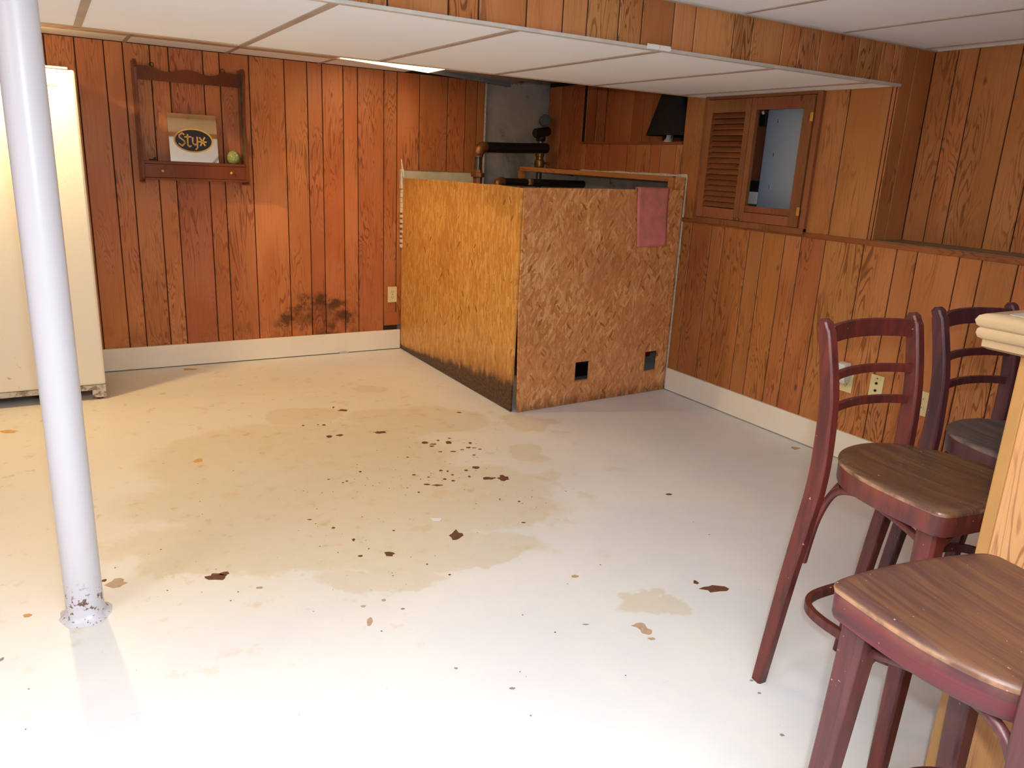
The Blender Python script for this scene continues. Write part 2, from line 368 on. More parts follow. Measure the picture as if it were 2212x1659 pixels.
def lathe(bm, prof, c=(0, 0, 0), seg=32):
    rings = [[Vector((c[0] + r * math.cos(2 * PI * k / seg), c[1] + r * math.sin(2 * PI * k / seg), c[2] + z)) for k in range(seg)] for r, z in prof]
    ring_loft(bm, rings)
def prism(bm, poly, f0, f1):
    """poly of 2-d points, f0/f1 map them to the two faces"""
    a = [bm.verts.new(f0(*p)) for p in poly]; b = [bm.verts.new(f1(*p)) for p in poly]
    bm.faces.new(a); bm.faces.new(list(reversed(b)))
    n = len(poly)
    for i in range(n): bm.faces.new((a[i], b[i], b[(i + 1) % n], a[(i + 1) % n]))
def spline(pts, n=8):
    P = [Vector(p) for p in pts]; out = []
    for i in range(len(P) - 1):
        p0 = P[max(i - 1, 0)]; p1 = P[i]; p2 = P[i + 1]; p3 = P[min(i + 2, len(P) - 1)]
        for k in range(n):
            t = k / n
            out.append(0.5 * ((2 * p1) + (p2 - p0) * t + (2 * p0 - 5 * p1 + 4 * p2 - p3) * t * t + (3 * p1 - p0 - 3 * p2 + p3) * t ** 3))
    out.append(P[-1]); return out
def link(name, bm, mat, parent=None, smooth=False, bevel=0.0, angle=40):
    bmesh.ops.recalc_face_normals(bm, faces=bm.faces)
    me = bpy.data.meshes.new(name); bm.to_mesh(me); bm.free()
    o = bpy.data.objects.new(name, me); COL.objects.link(o)
    if mat: me.materials.append(mat)
    if parent: o.parent = parent
    if smooth:
        for f in me.polygons: f.use_smooth = True
        try: me.set_sharp_from_angle(angle=math.radians(angle))
        except Exception: pass
    if bevel:
        md = o.modifiers.new('bevel', 'BEVEL'); md.width = bevel; md.segments = 2; md.limit_method = 'ANGLE'
    return o
def new(): return bmesh.new()
def bx(name, a, b, mat, parent=None, bevel=0.0):
    bm = new(); box(bm, a, b); return link(name, bm, mat, parent, bevel=bevel)
def struct(o): o['kind'] = 'structure'; return o
def tag(o, label, cat, group=None):
    o['label'] = label; o['category'] = cat
    if group: o['group'] = group
    return o
def thing(name, label, cat, loc=(0, 0, 0), rz=0.0, group=None):
    o = bpy.data.objects.new(name, None); o.empty_display_size = 0.1; COL.objects.link(o)
    o.location = loc; o.rotation_euler = (0, 0, rz)
    return tag(o, label, cat, group)
def rects(bm, mk, u0, u1, z0, z1, holes):
    us = sorted({u0, u1, *[min(max(h[i], u0), u1) for h in holes for i in (0, 1)]})
    zs = sorted({z0, z1, *[min(max(h[i], z0), z1) for h in holes for i in (2, 3)]})
    for a, b in zip(us, us[1:]):
        for c, d in zip(zs, zs[1:]):
            mu, mz = (a + b) / 2, (c + d) / 2
            if any(h[0] < mu < h[1] and h[2] < mz < h[3] for h in holes): continue
            mk(a, b, c, d)
GAP, PT = 0.0028, 0.006
def plank_x(u0, u1, z0, z1, y, mat, parent, pt=PT):     # on a wall facing -y
    a, b = u0 + GAP, u1 - GAP; c = 0.002; bm = new()
    prism(bm, [(a, 0), (a, pt - c), (a + c, pt), (b - c, pt), (b, pt - c), (b, 0)], lambda u, d: (u, y - d, z0), lambda u, d: (u, y - d, z1))
    return link('plank', bm, mat, parent)
def plank_y(u0, u1, z0, z1, x, mat, parent, pt=PT):     # on a wall facing -x
    a, b = u0 + GAP, u1 - GAP; c = 0.002; bm = new()
    prism(bm, [(a, 0), (a, pt - c), (a + c, pt), (b - c, pt), (b, pt - c), (b, 0)], lambda u, d: (x - d, u, z0), lambda u, d: (x - d, u, z1))
    return link('plank', bm, mat, parent)
PITCH = [0.145, 0.097, 0.141, 0.099, 0.189, 0.095, 0.17, 0.216]
def extend(start, stop, step, k=0):
    out = [start]; s = 1 if step > 0 else -1
    while (out[-1] - stop) * s < 0: out.append(out[-1] + s * PITCH[k % 8]); k += 1
    out[-1] = stop; return out

# ------------------------------------------------------------------ floor
bm = new(); box(bm, (-3.2, -2.7, -0.1), (3.75, 5.5, 0.0)); floor = struct(link('floor', bm, M['floor']))
CHIPS = [(1.312, 4.0, 0.0319, 0.0175, -0.38, 0), (1.043, 3.832, 0.0066, 0.0083, -0.39, 0), (1.144, 3.8, 0.0093, 0.0104, -0.39, 0), (1.117, 3.818, 0.005, 0.0063, -0.39, 0), (1.115, 3.62, 0.0144, 0.0153, -0.4, 0), (1.17, 3.618, 0.0178, 0.0136, -0.4, 0), (1.371, 3.583, 0.0331, 0.0179, -0.39, 0), (1.898, 3.724, 0.0147, 0.0082, -0.38, 0), (1.522, 3.353, 0.0162, 0.0167, -0.4, 0), (1.551, 3.316, 0.0194, 0.0074, -0.4, 0), (1.532, 3.293, 0.0122, 0.0082, -0.4, 0), (1.632, 3.308, 0.0151, 0.0225, -0.4, 0), (1.596, 3.356, 0.0072, 0.0095, -0.4, 0), (1.662, 3.362, 0.0093, 0.0058, -0.4, 0), (1.73, 3.259, 0.0092, 0.0112, -0.4, 0), (1.693, 3.205, 0.0113, 0.0091, -0.4, 0), (1.715, 3.19, 0.013, 0.0045, -0.4, 0), (1.733, 3.162, 0.0081, 0.0063, -0.4, 0), (1.54, 3.208, 0.0095, 0.007, -0.4, 0), (1.599, 3.185, 0.0146, 0.007, -0.4, 0), (1.649, 3.19, 0.0115, 0.0045, -0.4, 0), (1.67, 3.103, 0.0088, 0.0069, -0.41, 0), (1.366, 3.203, 0.008, 0.005, -0.41, 0), (1.605, 2.96, 0.0188, 0.0143, -0.41, 0), (1.548, 2.947, 0.0072, 0.0093, -0.41, 0), (1.44, 2.991, 0.0095, 0.0093, -0.41, 0), (1.465, 2.97, 0.0042, 0.0108, -0.41, 0), (1.467, 2.924, 0.0059, 0.0075, -0.41, 0), (1.308, 2.994, 0.0081, 0.0075, -0.41, 0), (1.357, 2.944, 0.0072, 0.0044, -0.42, 0), (1.414, 2.894, 0.0087, 0.0088, -0.42, 0), (1.44, 2.863, 0.0087, 0.0087, -0.42, 0), (1.528, 2.876, 0.0059, 0.0075, -0.41, 0), (1.318, 2.871, 0.0141, 0.0085, -0.42, 0), (1.353, 2.846, 0.0238, 0.0092, -0.42, 0), (1.6, 2.823, 0.0338, 0.0164, -0.42, 0), (1.662, 2.797, 0.0266, 0.0314, -0.42, 0), (1.251, 2.81, 0.005, 0.0061, -0.42, 0), (1.598, 2.552, 0.0055, 0.0065, -0.42, 0), (1.534, 2.605, 0.0028, 0.0092, -0.42, 0), (1.102, 3.124, 0.0069, 0.0076, -0.41, 0), (1.013, 3.046, 0.0061, 0.0064, -0.42, 0), (0.993, 3.038, 0.0044, 0.0057, -0.42, 0), (0.947, 3.097, 0.005, 0.0043, -0.42, 0), (1.511, 2.372, 0.0088, 0.0052, -0.43, 0), (0.762, 2.745, 0.0089, 0.004, -0.43, 0), (0.823, 2.64, 0.0068, 0.0066, -0.43, 0), (1.021, 2.523, 0.0054, 0.0049, -0.43, 0), (0.86, 2.516, 0.0057, 0.0103, -0.44, 0), (0.841, 2.389, 0.0091, 0.0076, -0.44, 0), (0.94, 2.361, 0.0243, 0.0216, -0.44, 0), (1.221, 2.386, 0.0321, 0.0425, -0.43, 0), (1.031, 2.234, 0.0045, 0.0037, -0.44, 0), (1.071, 2.136, 0.0049, 0.0052, -0.44, 0), (0.886, 2.427, 0.0028, 0.0039, -0.44, 0), (0.368, 2.456, 0.039, 0.0202, -0.45, 0), (0.393, 2.467, 0.0166, 0.0126, -0.44, 0), (0.074, 2.554, 0.0332, 0.0278, -0.45, 1), (1.849, 1.66, 0.045, 0.0285, -0.45, 0), (1.821, 1.721, 0.0099, 0.0129, -0.45, 0), (1.469, 1.601, 0.0221, 0.0206, -0.46, 1), (1.473, 1.565, 0.019, 0.0177, -0.46, 1), (1.459, 1.529, 0.0115, 0.0074, -0.46, 1), (2.243, 2.341, 0.0147, 0.0103, -0.42, 0), (0.728, 1.988, 0.0084, 0.02, -0.45, 1), (0.81, 2.082, 0.0074, 0.0069, -0.45, 1), (0.74, 2.077, 0.0087, 0.0067, -0.45, 1), (-0.271, 4.272, 0.0437, 0.0219, -0.39, 2), (0.687, 5.16, 0.0477, 0.029, -0.35, 2), (3.281, 2.521, 0.0259, 0.0229, -0.4, 1), (1.46, 1.938, 0.0147, 0.0111, -0.45, 1), (1.281, 4.07, 0.0051, 0.0128, -0.38, 0), (0.483, 3.538, 0.0223, 0.0234, -0.41, 2), (0.04, 2.586, 0.0087, 0.0078, -0.45, 0), (-0.172, 2.463, 0.0132, 0.0096, -0.45, 2), (0.963, 1.52, 0.0076, 0.0048, -0.47, 3), (0.864, 1.666, 0.0052, 0.0041, -0.46, 3), (1.49, 1.051, 0.0055, 0.0054, -0.47, 3), (1.586, 1.245, 0.006, 0.0043, -0.46, 3), (1.564, 1.196, 0.0053, 0.0041, -0.47, 3), (-0.231, 2.255, 0.0061, 0.0093, -0.46, 3), (0.475, 2.327, 0.0103, 0.0073, -0.45, 1), (1.322, 1.681, 0.010, 0.003, -0.46, 3), (0.846, 2.01, 0.0058, 0.0053, -0.45, 3)]
rg = random.Random(3)
for cx, cy, a, b, th, t in CHIPS:
    bm = new(); n = 12; big = a > 0.02; poly = []
    for k in range(n):
        an = 2 * PI * k / n; r = 1 + rg.uniform(-0.42, 0.25) if big else 1 + rg.uniform(-0.25, 0.2)
        px, py = a * r * math.cos(an), b * r * math.sin(an)
        poly.append((cx + px * math.cos(th) - py * math.sin(th), cy + px * math.sin(th) + py * math.cos(th)))
    prism(bm, poly, lambda u, v: (u, v, 0.0), lambda u, v: (u, v, 0.0008))
    link('bare_patch', bm, M['chip%d' % t], floor)
# specks: too small to pick apart
bm = new()
def quadspeck(bm, x, y, r):
    pts = [(x + r * rg.uniform(0.6, 1.2) * math.cos(k * PI / 3), y + r * rg.uniform(0.6, 1.2) * math.sin(k * PI / 3)) for k in range(6)]
    bm.faces.new([bm.verts.new((u, v, 0.0006)) for u, v in pts])
for (mx, my, sx, sy, n) in ((1.45, 2.95, 0.22, 0.16, 60), (1.62, 3.25, 0.18, 0.1, 30), (1.05, 3.05, 0.18, 0.12, 30), (1.6, 2.58, 0.12, 0.08, 16), (1.1, 3.8, 0.2, 0.1, 12), (0.9, 2.45, 0.3, 0.2, 30), (0.7, 2.9, 0.4, 0.4, 20), (1.1, 1.9, 0.6, 0.5, 26)):
    for _ in range(n): quadspeck(bm, rg.gauss(mx, sx), rg.gauss(my, sy), rg.uniform(0.001, 0.0038))
o = link('paint_specks', bm, M['chip0'], floor); o['kind'] = 'stuff'

# ------------------------------------------------------------------ back wall
bm = new()
rects(bm, lambda a, b, c, d: box(bm, (a, YB, c), (b, YB + 0.02, d)), -3.0, 2.817, 0.0, 1.96, [(2.15, 2.817, 0.0, 1.287)])
wb = struct(link('wall_back', bm, M['groove']))
G = [0.218, 0.363, 0.460, 0.601, 0.700, 0.891, 0.985, 1.157, 1.374, 1.519, 1.616, 1.757, 1.856, 2.042, 2.138, 2.305, 2.520, 2.662, 2.756, 2.817]
for a, b in zip(G, G[1:]):
    z0 = 0.146
    if b > 2.2: z0 = 1.288
    if a == 2.042: z0 = 0.182
    plank_x(a, b, z0, ZR - 0.004, YB, M['back'], wb)
plank_x(2.138, 2.185, 0.182, 1.288, YB, M['back'], wb)
G = extend(0.218, -3.0, -1)
for a, b in zip(G, G[1:]): plank_x(b, a, 0.146, ZR - 0.004, YB, M['back'], wb)
bx('patch_piece', (2.048, YB - 0.011, 0.182), (2.150, YB - 0.005, 0.276), M['back'], wb)
bx('bare_wallboard', (2.185, YB + 0.001, 0.0), (2.817, YB + 0.02, 1.287), M['cream'], wb)
bm = new(); box(bm, (2.1, YB + 0.05, -0.05), (3.75, YB + 0.2, 2.3)); link('concrete_wall', bm, M['concrete'], wb)
# torn wood scraps on top of the concrete
bm = new()
for k in range(9):
    x0 = 2.93 + k * 0.026; h = rg.uniform(0.015, 0.05)
    prism(bm, [(x0, 0), (x0 + 0.03, 0), (x0 + rg.uniform(0.0, 0.03), -h)], lambda u, v: (u, YB + 0.03, 1.95 + v), lambda u, v: (u, YB + 0.045, 1.95 + v))
link('splintered_edge', bm, M['stud'], wb)
o = bx('trim_1', (2.817, YB - 0.008, 1.20), (2.829, YB + 0.02, 1.925), M['plaster']); struct(o)
# baseboard back
o = bx('baseboard_back', (-3.0, YB - 0.018, 0.006), (2.168, YB - 0.001, 0.146), M['white'], bevel=0.002); struct(o)

# ------------------------------------------------------------------ right wall
bm = new()
def bxr(a, b, c, d): box(bm, (XR, a, c), (XR + 0.015, b, d))
rects(bm, bxr, -2.5, 3.664, 0.0, 1.095, [])
rects(bm, bxr, 2.36, 5.269, 1.095, 1.96, [(3.664, 5.269, 1.095, 1.34), (3.735, 4.803, 1.54, 1.96), (2.80, 3.19, 1.15, 1.76)])
wr = struct(link('wall_right', bm, M['groove']))
G = [3.664, 3.576, 3.41, 3.309, 3.116, 3.011, 2.865, 2.759, 2.61, 2.39, 2.216, 2.114, 1.921, 1.823, 1.678]
G += extend(1.678, -2.5, -1, 1)[1:]
for a, b in zip(G, G[1:]): plank_y(b, a, 0.146, 1.078, XR, M['right'], wr)
for a, b in ((2.36, 2.381), (2.381, 2.601), (2.601, 2.755)): plank_y(a, b, 1.10, ZS + 0.01, XR, M['right'], wr)
plank_y(3.535, 3.735, 1.10, ZR, XR, M['right'], wr)
for a, b in ((4.803, 5.094), (5.094, 5.262)): plank_y(a, b, 1.347, ZR, XR, M['back'], wr)
G = [3.735, 3.791, 3.933, 4.029, 4.177, 4.269, 4.468, 4.555, 4.744, 4.803]
for a, b in zip(G, G[1:]): plank_y(a, b, 1.347, 1.528, XR, M['back'], wr)
# niche
bm = new()
box(bm, (3.575, 3.72, 1.50), (3.585, 4.82, 2.0)); box(bm, (XR + 0.015, 4.803, 1.50), (3.585, 4.815, 2.0))
box(bm, (XR + 0.015, 3.722, 1.50), (3.585, 3.735, 2.0)); box(bm, (XR + 0.015, 3.72, 1.50), (3.585, 4.815, 1.53))
link('niche_lining', bm, M['groove'], wr)
G = [3.735, 3.95, 4.10, 4.29, 4.38, 4.496, 4.635, 4.803]
for a, b in zip(G, G[1:]): plank_y(a, b, 1.545, 1.96, 3.575, M['back'], wr)
struct(bx('trim_2', (XR - 0.014, 3.74, 1.526), (3.575, 4.80, 1.542), M['trimwood']))
w1 = struct(bx('niche_dark_panel', (3.553, 3.745, 1.56), (3.568, 4.14, 1.93), M['glass']))  # near-black panel over the near end of the niche back
for a, b in ((3.392, 3.48), (3.48, 3.568)): plank_x(a, b, 1.545, 1.96, 4.803, M['back'], wr)
# recessed upper wall above the ledge
bm = new(); box(bm, (XI, -2.5, 1.09), (XI + 0.015, 2.36, 1.97)); box(bm, (XR, 2.36, 1.095), (XI + 0.015, 2.372, 1.97))
wu = struct(link('wall_right_upper', bm, M['groove']))
G = [2.355, 2.245, 2.150, 1.965, 1.843] + extend(1.75, -2.5, -1, 4)
for a, b in zip(G, G[1:]): plank_y(b, a, 1.10, ZF - 0.004, XI, M['right'], wu)
for a, b in ((3.372, 3.466), (3.466, 3.602)): plank_x(a, b, 1.10, ZF - 0.004, 2.36, M['right'], wu)
# ledge and trims
struct(bx('trim_3', (XR - 0.006, -2.5, 1.088), (XI, 2.355, 1.103), plain('ledge_dusty', lin(128, 108, 84), 0.5)))
struct(bx('trim_4', (XR - 0.014, -2.5, 1.074), (XR - 0.001, 3.664, 1.100), M['trimwood'], bevel=0.003))
# concrete behind the cut away part
struct(bx('wall_right_concrete', (3.66, -2.6, -0.05), (3.80, 5.30, 2.3), M['concrete']))
struct(bx('baseboard_right', (XR - 0.020, -2.5, 0.006), (XR - 0.001, 3.655, 0.146), M['white'], bevel=0.002))
# cut drywall edges (ragged)
def ragged(name, p0, p1, w, axis, seed):
    r_ = random.Random(seed); n = 26; bm = new(); P0, P1 = Vector(p0), Vector(p1); rings = []
    for i in range(n + 1):
        c = P0.lerp(P1, i / n); a = w * r_.uniform(0.55, 1.25)
        d = Vector(axis)
        t = Vector((0.011, 0, 0)) if abs(d.x) < 0.5 else Vector((0, 0.011, 0))
        rings.append([c - d * a / 2, c + d * a / 2, c + d * a / 2 + t, c - d * a / 2 + t])
    ring_loft(bm, rings); return struct(link(name, bm, M['plaster']))
ragged('trim_5', (XR - 0.010, 3.668, 0.02), (XR - 0.010, 3.664, 1.345), 0.012, (0, 1, 0), 1)
ragged('trim_6', (XR - 0.010, 3.664, 1.345), (XR - 0.010, 4.79, 1.340), 0.018, (0, 0, 1), 2)

# ------------------------------------------------------------------ outer walls out of view
struct(bx('wall_left', (-3.05, -2.5, 0), (-3.0, 5.3, 2.3), M['right']))
struct(bx('wall_front', (-3.05, -2.6, 0), (3.7, -2.5, 2.3), M['right']))

# ------------------------------------------------------------------ ceilings
bm = new(); box(bm, (-3.0, -2.5, ZF + 0.03), (3.65, 2.36, ZF + 0.05)); cf = struct(link('ceiling', bm, M['tile']))
def tiles(parent, xs, ys, z, mat, tee=0.012, th=0.012, teemat=None):
    for a, b in zip(xs, xs[1:]):
        for c, d in zip(ys, ys[1:]):
            bx('ceiling_tile', (a + tee * 0.5, c + tee * 0.5, z), (b - tee * 0.5, d - tee * 0.5, z + th), mat, parent)
    for x in xs[1:-1]: bx('tee_bar', (x - tee, ys[0], z - 0.004), (x + tee, ys[-1], z + 0.02), teemat or M['tee'], parent)
    for y in ys[1:-1]: bx('tee_bar', (xs[0], y - tee, z - 0.004), (xs[-1], y + tee, z + 0.02), teemat or M['tee'], parent)
xs = [2.352 - 0.61 * k for k in range(8, 0, -1)] + [2.352, 2.925, 3.50, XI]
tiles(cf, xs, [-2.5, -1.30, -0.08, 1.14, 2.35], ZF, M['tile'], tee=0.008)
bx('wall_angle', (XI - 0.022, -2.5, ZF - 0.006), (XI - 0.001, 2.34, ZF + 0.01), M['teegrey'], cf)
# soffit
bm = new(); box(bm, (-3.0, YS0 + 0.012, ZS + 0.02), (XR, YS1, ZS + 0.03)); box(bm, (-3.0, 2.36, ZS), (XR, 2.372, ZF + 0.01))
so = struct(link('ceiling_soffit', bm, M['groove']))
xs = [0.165 + 0.604 * k for k in range(-5, 6)] + [XR]
tiles(so, xs, [YS0 + 0.01, YS1 - 0.004], ZS, M['tile'], tee=0.013)
G = [0.924, 1.123, 1.227, 1.402, 1.543, 1.642, 1.775, 1.877, 2.022, 2.125, 2.323, 2.421, 2.592, 2.690, 2.814, 2.961, 3.061, 3.217, 3.305, 3.372]
G = list(reversed(extend(0.924, -3.0, -1)))[:-1] + G
for a, b in zip(G, G[1:]): plank_x(a, b, ZS + 0.008, ZF - 0.006, 2.36, M['soffitw'], so)
struct(bx('trim_7', (-3.0, YS0 - 0.012, ZS - 0.004), (XR - 0.001, YS0 + 0.012, ZS + 0.007), M['teegrey']))
struct(bx('trim_8', (-3.0, YS0 - 0.020, ZF - 0.006), (XI - 0.002, YS0 + 0.004, ZF + 0.003), M['teegrey']))
struct(bx('trim_9', (-3.0, YS1 - 0.016, ZS - 0.004), (XR - 0.001, YS1 + 0.004, ZS + 0.03), M['tilebrown']))
bx('wall_angle', (XR - 0.02, YS0 + 0.01, ZS - 0.003), (XR - 0.001, YS1, ZS + 0.005), M['teegrey'], so)
bx('rear_fascia', (-3.0, YS1 - 0.012, ZS + 0.012), (XR, YS1 - 0.002, ZR + 0.02), M['tile'], so)
# rear ceiling
bm = new(); box(bm, (-3.0, 3.59, 2.26), (3.66, 5.4, 2.30)); box(bm, (-3.0, YS1 - 0.02, ZS + 0.02), (3.66, YS1 - 0.01, 2.30))
cr = struct(link('ceiling_rear', bm, M['dark']))  # near-black colour stands in for the shade of the open plenum
xs = [0.47 - 0.565 * k for k in range(6, 0, -1)] + [0.47, 1.03, 1.605]
tiles(cr, xs, [3.60, 4.92], ZR, M['tilebrown'], tee=0.010)
tiles(cr, xs + [2.19], [4.93, YB - 0.004], ZR, M['tile'], tee=0.010)
bx('tee_bar', (xs[0], 4.915, ZR - 0.004), (2.2, 4.935, ZR + 0.02), M['tee'], cr)
# sagging tiles
def sag(name, c4, th, mat, label, edge=None):
    t = thing(name, label, 'ceiling tile', (0, 0, 0))
    bm = new(); a = [bm.verts.new(p) for p in c4]; b = [bm.verts.new((p[0], p[1], p[2] + th)) for p in c4]
    bm.faces.new(a); bm.faces.new(list(reversed(b)))
    for i in range(4): bm.faces.new((a[i], b[i], b[(i + 1) % 4], a[(i + 1) % 4]))
    link('tile_board', bm, mat, t)
    return t
q = NT('lit_lens'); q.set(q.b.inputs['Emission Color'], (1.0, 0.74, 0.38, 1)); q.b.inputs['Emission Strength'].default_value = 5.5
M['lens'] = q.out(lin(240, 230, 200), 0.5)
cl = thing('ceiling_light_panel', 'glowing warm ceiling light panel just behind the lowered ceiling, sagging at its right end', 'ceiling light', (0, 0, 0))
def slab(name, c4, th, mat, par):
    bm = new(); a = [bm.verts.new(p) for p in c4]; b = [bm.verts.new((p[0], p[1], p[2] + th)) for p in c4]
    bm.faces.new(a); bm.faces.new(list(reversed(b)))
    for i in range(4): bm.faces.new((a[i], b[i], b[(i + 1) % 4], a[(i + 1) % 4]))
    return link(name, bm, mat, par)
slab('lens', [(1.62, 4.0, 1.922), (2.20, 4.0, 1.912), (2.20, 4.90, 1.902), (1.62, 4.90, 1.930)], 0.006, M['lens'], cl)
slab('housing', [(1.61, 3.99, 1.940), (2.21, 3.99, 1.940), (2.21, 4.91, 1.940), (1.61, 4.91, 1.940)], 0.09, M['white'], cl)
t = sag('sagging_ceiling_tile', [(2.225, 4.0, 1.925), (2.81, 4.0, 1.900), (2.81, 4.88, 1.895), (2.225, 4.88, 1.928)], 0.012, M['tiledark'],
    'shaded grey ceiling tile hanging loose in front of the bare concrete')
bm = new(); tube(bm, [(2.20, 4.885, 1.915), (2.81, 4.885, 1.884)], 0, sq=(0.012, 0.030)); link('tee_bar', bm, plain('tee_shaded', lin(96, 104, 116), 0.5), t)  # shade on the tee's edge is put into its blue-grey
t.name = 'sagging_ceiling_tile'

# ------------------------------------------------------------------ column
col = thing('support_column', 'pale grey painted steel support column at the left, chipped at its foot', 'column', (-0.020, 2.400, 0))
bm = new(); lathe(bm, [(0.0505, 0.0), (0.0505, ZS)], seg=48); link('post', bm, M['column'], col, smooth=True)
bm = new(); pr = []
for k in range(48):
    an = 2 * PI * k / 48; e = 1 + 0.22 * noise.noise(Vector((math.cos(an) * 1.7, math.sin(an) * 1.7, 3)))
    pr.append(e)
rings = [[Vector((r * (pr[k] if r > 0.053 else 1) * math.cos(2 * PI * k / 48), r * (pr[k] if r > 0.053 else 1) * math.sin(2 * PI * k / 48), z)) for k in range(48)] for r, z in ((0.072, 0.0005), (0.066, 0.004), (0.057, 0.010), (0.052, 0.024), (0.0502, 0.045))]
ring_loft(bm, rings); link('mortar_collar', bm, M['column'], col, smooth=True)

# ------------------------------------------------------------------ fridge
fr = thing('refrigerator', 'white refrigerator with a rusty bottom corner, behind the grey column', 'refrigerator', (-0.20, 4.93, 0))
bm = new(); box(bm, (-0.36, -0.255, 0.085), (0.385, 0.31, 1.712)); link('body', bm, M['fridge'], fr, bevel=0.012)
bm = new(); box(bm, (-0.36, -0.250, 0.055), (0.383, -0.20, 0.084)); box(bm, (0.315, -0.250, 0.012), (0.383, -0.20, 0.056)); box(bm, (-0.36, -0.250, 0.012), (-0.29, -0.2, 0.056))
link('base_rail', bm, M['fridgebase'], fr, bevel=0.002)
bx('underside_shade_box', (-0.34, -0.16, 0.04), (0.36, 0.30, 0.084), M['black'], fr)  # black box stands in for the shadow gap beneath the fridge
bx('hinge_cap', (0.24, -0.258, 1.7125), (0.355, -0.21, 1.722), M['white'], fr, bevel=0.003)
bx('hinge_shadow_strip', (0.236, -0.2570, 1.628), (0.300, -0.2545, 1.634), M['fridgebase'], fr)  # thin darker strip drawn for the hinge's shadow line
for x in (-0.33, 0.35):
    bm = new(); lathe(bm, [(0.014, 0), (0.014, 0.012)], (x, -0.225, 0), 16); link('foot', bm, M['rust'], fr)
    bm = new(); lathe(bm, [(0.014, 0), (0.014, 0.045)], (x, 0.27, 0), 16); link('foot', bm, M['rust'], fr)

# ------------------------------------------------------------------ wall shelf with mirror
sh = thing('wall_shelf', 'dark wooden wall shelf with scalloped top rail hanging on the back wall', 'shelf', (0.80, YB - 0.006, 0))
def side(x0, nm='side_board'):
    pts = [(0, 1.165), (-0.13, 1.165), (-0.145, 1.19), (-0.15, 1.28), (-0.13, 1.40), (-0.115, 1.55), (-0.13, 1.70), (-0.15, 1.79), (-0.14, 1.825), (-0.11, 1.835), (-0.05, 1.83), (0, 1.835)]
    bm = new(); prism(bm, pts, lambda u, v: (x0, u, v), lambda u, v: (x0 + 0.018, u, v)); return link(nm, bm, M['shelfw'], sh, bevel=0.002)
side(-0.305); sr = side(0.285)
topc = spline([(-0.287, 0, 1.812), (-0.20, 0, 1.812), (-0.16, 0, 1.795), (-0.11, 0, 1.788), (-0.03, 0, 1.806), (0.03, 0, 1.806), (0.11, 0, 1.788), (0.16, 0, 1.795), (0.20, 0, 1.812), (0.286, 0, 1.812)], 5)
bm = new(); prism(bm, [(p.x, p.z) for p in topc] + [(0.286, 1.735), (-0.287, 1.735)], lambda u, v: (u, -0.004, v), lambda u, v: (u, -0.016, v)); link('top_rail', bm, M['shelfw'], sh)
bx('shelf_board', (-0.287, -0.140, 1.268), (0.286, -0.002, 1.283), M['shelfw'], sh, bevel=0.002)
bx('front_rail', (-0.287, -0.136, 1.190), (0.286, -0.122, 1.267), M['shelfw'], sh, bevel=0.002)
bx('bottom_board', (-0.287, -0.140, 1.176), (0.286, -0.002, 1.189), M['shelfw'], sh, bevel=0.002)
q = NT('green_strip'); p = q.pos(); n = q.noise(q.vec('MULTIPLY', p, (1, 1, 14)), 1, 3, 0.6)
gm = q.out(q.ramp(n, [(0.45, lin(46, 22, 16)), (0.55, lin(20, 84, 50))]), 0.3)
bx('green_blotch_strip', (0.2825, -0.112, 1.30), (0.2850, -0.085, 1.80), gm, sh)  # dark strip coloured with green blotches, inner face of the right board
for x in (-0.192, 0.197):
    bm = new(); bmesh.ops.create_uvsphere(bm, u_segments=14, v_segments=10, radius=0.0085, matrix=Matrix.Translation((x, -0.145, 1.229)))
    tube(bm, [(x, -0.136, 1.229), (x, -0.145, 1.229)], 0.004, 8); o = link('peg', bm, M['gold'], sh, smooth=True); o['label'] = 'pale round peg'
for x in (-0.195, 0.20):
    bm = new(); tube(bm, [(x + 0.012 * math.cos(a), -0.01, 1.822 + 0.012 * math.sin(a)) for a in [k * PI / 8 for k in range(17)]], 0.0022, 8); link('hanging_ring', bm, M['black'], sh, smooth=True)
for x0 in (-0.308, 0.2845):
    bx('bottom_lip', (x0, -0.146, 1.158), (x0 + 0.022, -0.002, 1.166), M['shelfw'], sh)
# mirror
lean = math.radians(6)
mi = thing('mirror_tile', 'square mirror tile with a black and gold oval logo, standing on the wall shelf', 'mirror', (0.803, YB - 0.072, 1.2845))
mi.rotation_euler = (-lean, 0, 0)
bm = new(); box(bm, (-0.137, -0.002, 0), (0.137, 0.002, 0.277)); link('glass', bm, M['mirror'], mi)
def oval(rx, rz, y0, y1, cz=0.125, hole=None):
    bm = new(); n = 64
    P = [(rx * math.cos(2 * PI * k / n), cz + rz * math.sin(2 * PI * k / n)) for k in range(n)]
    prism(bm, P, lambda u, v: (u, y0, v), lambda u, v: (u, y1, v)); return bm
o = link('oval_rim', oval(0.112, 0.070, -0.0022, -0.0030), M['gold'], mi)
o = link('oval_ground', oval(0.103, 0.062, -0.0028, -0.0036), M['ink'], mi)
def stroke(bm, pts, w):
    for (a, b) in zip(pts, pts[1:]):
        a, b = Vector(a), Vector(b); d = (b - a).normalized(); n = Vector((-d.y, d.x)) * w / 2; e = d * w * 0.3
        prism(bm, [tuple(a - e + n), tuple(b + e + n), tuple(b + e - n), tuple(a - e - n)], lambda u, v: (u, -0.0034, v), lambda u, v: (u, -0.0044, v))
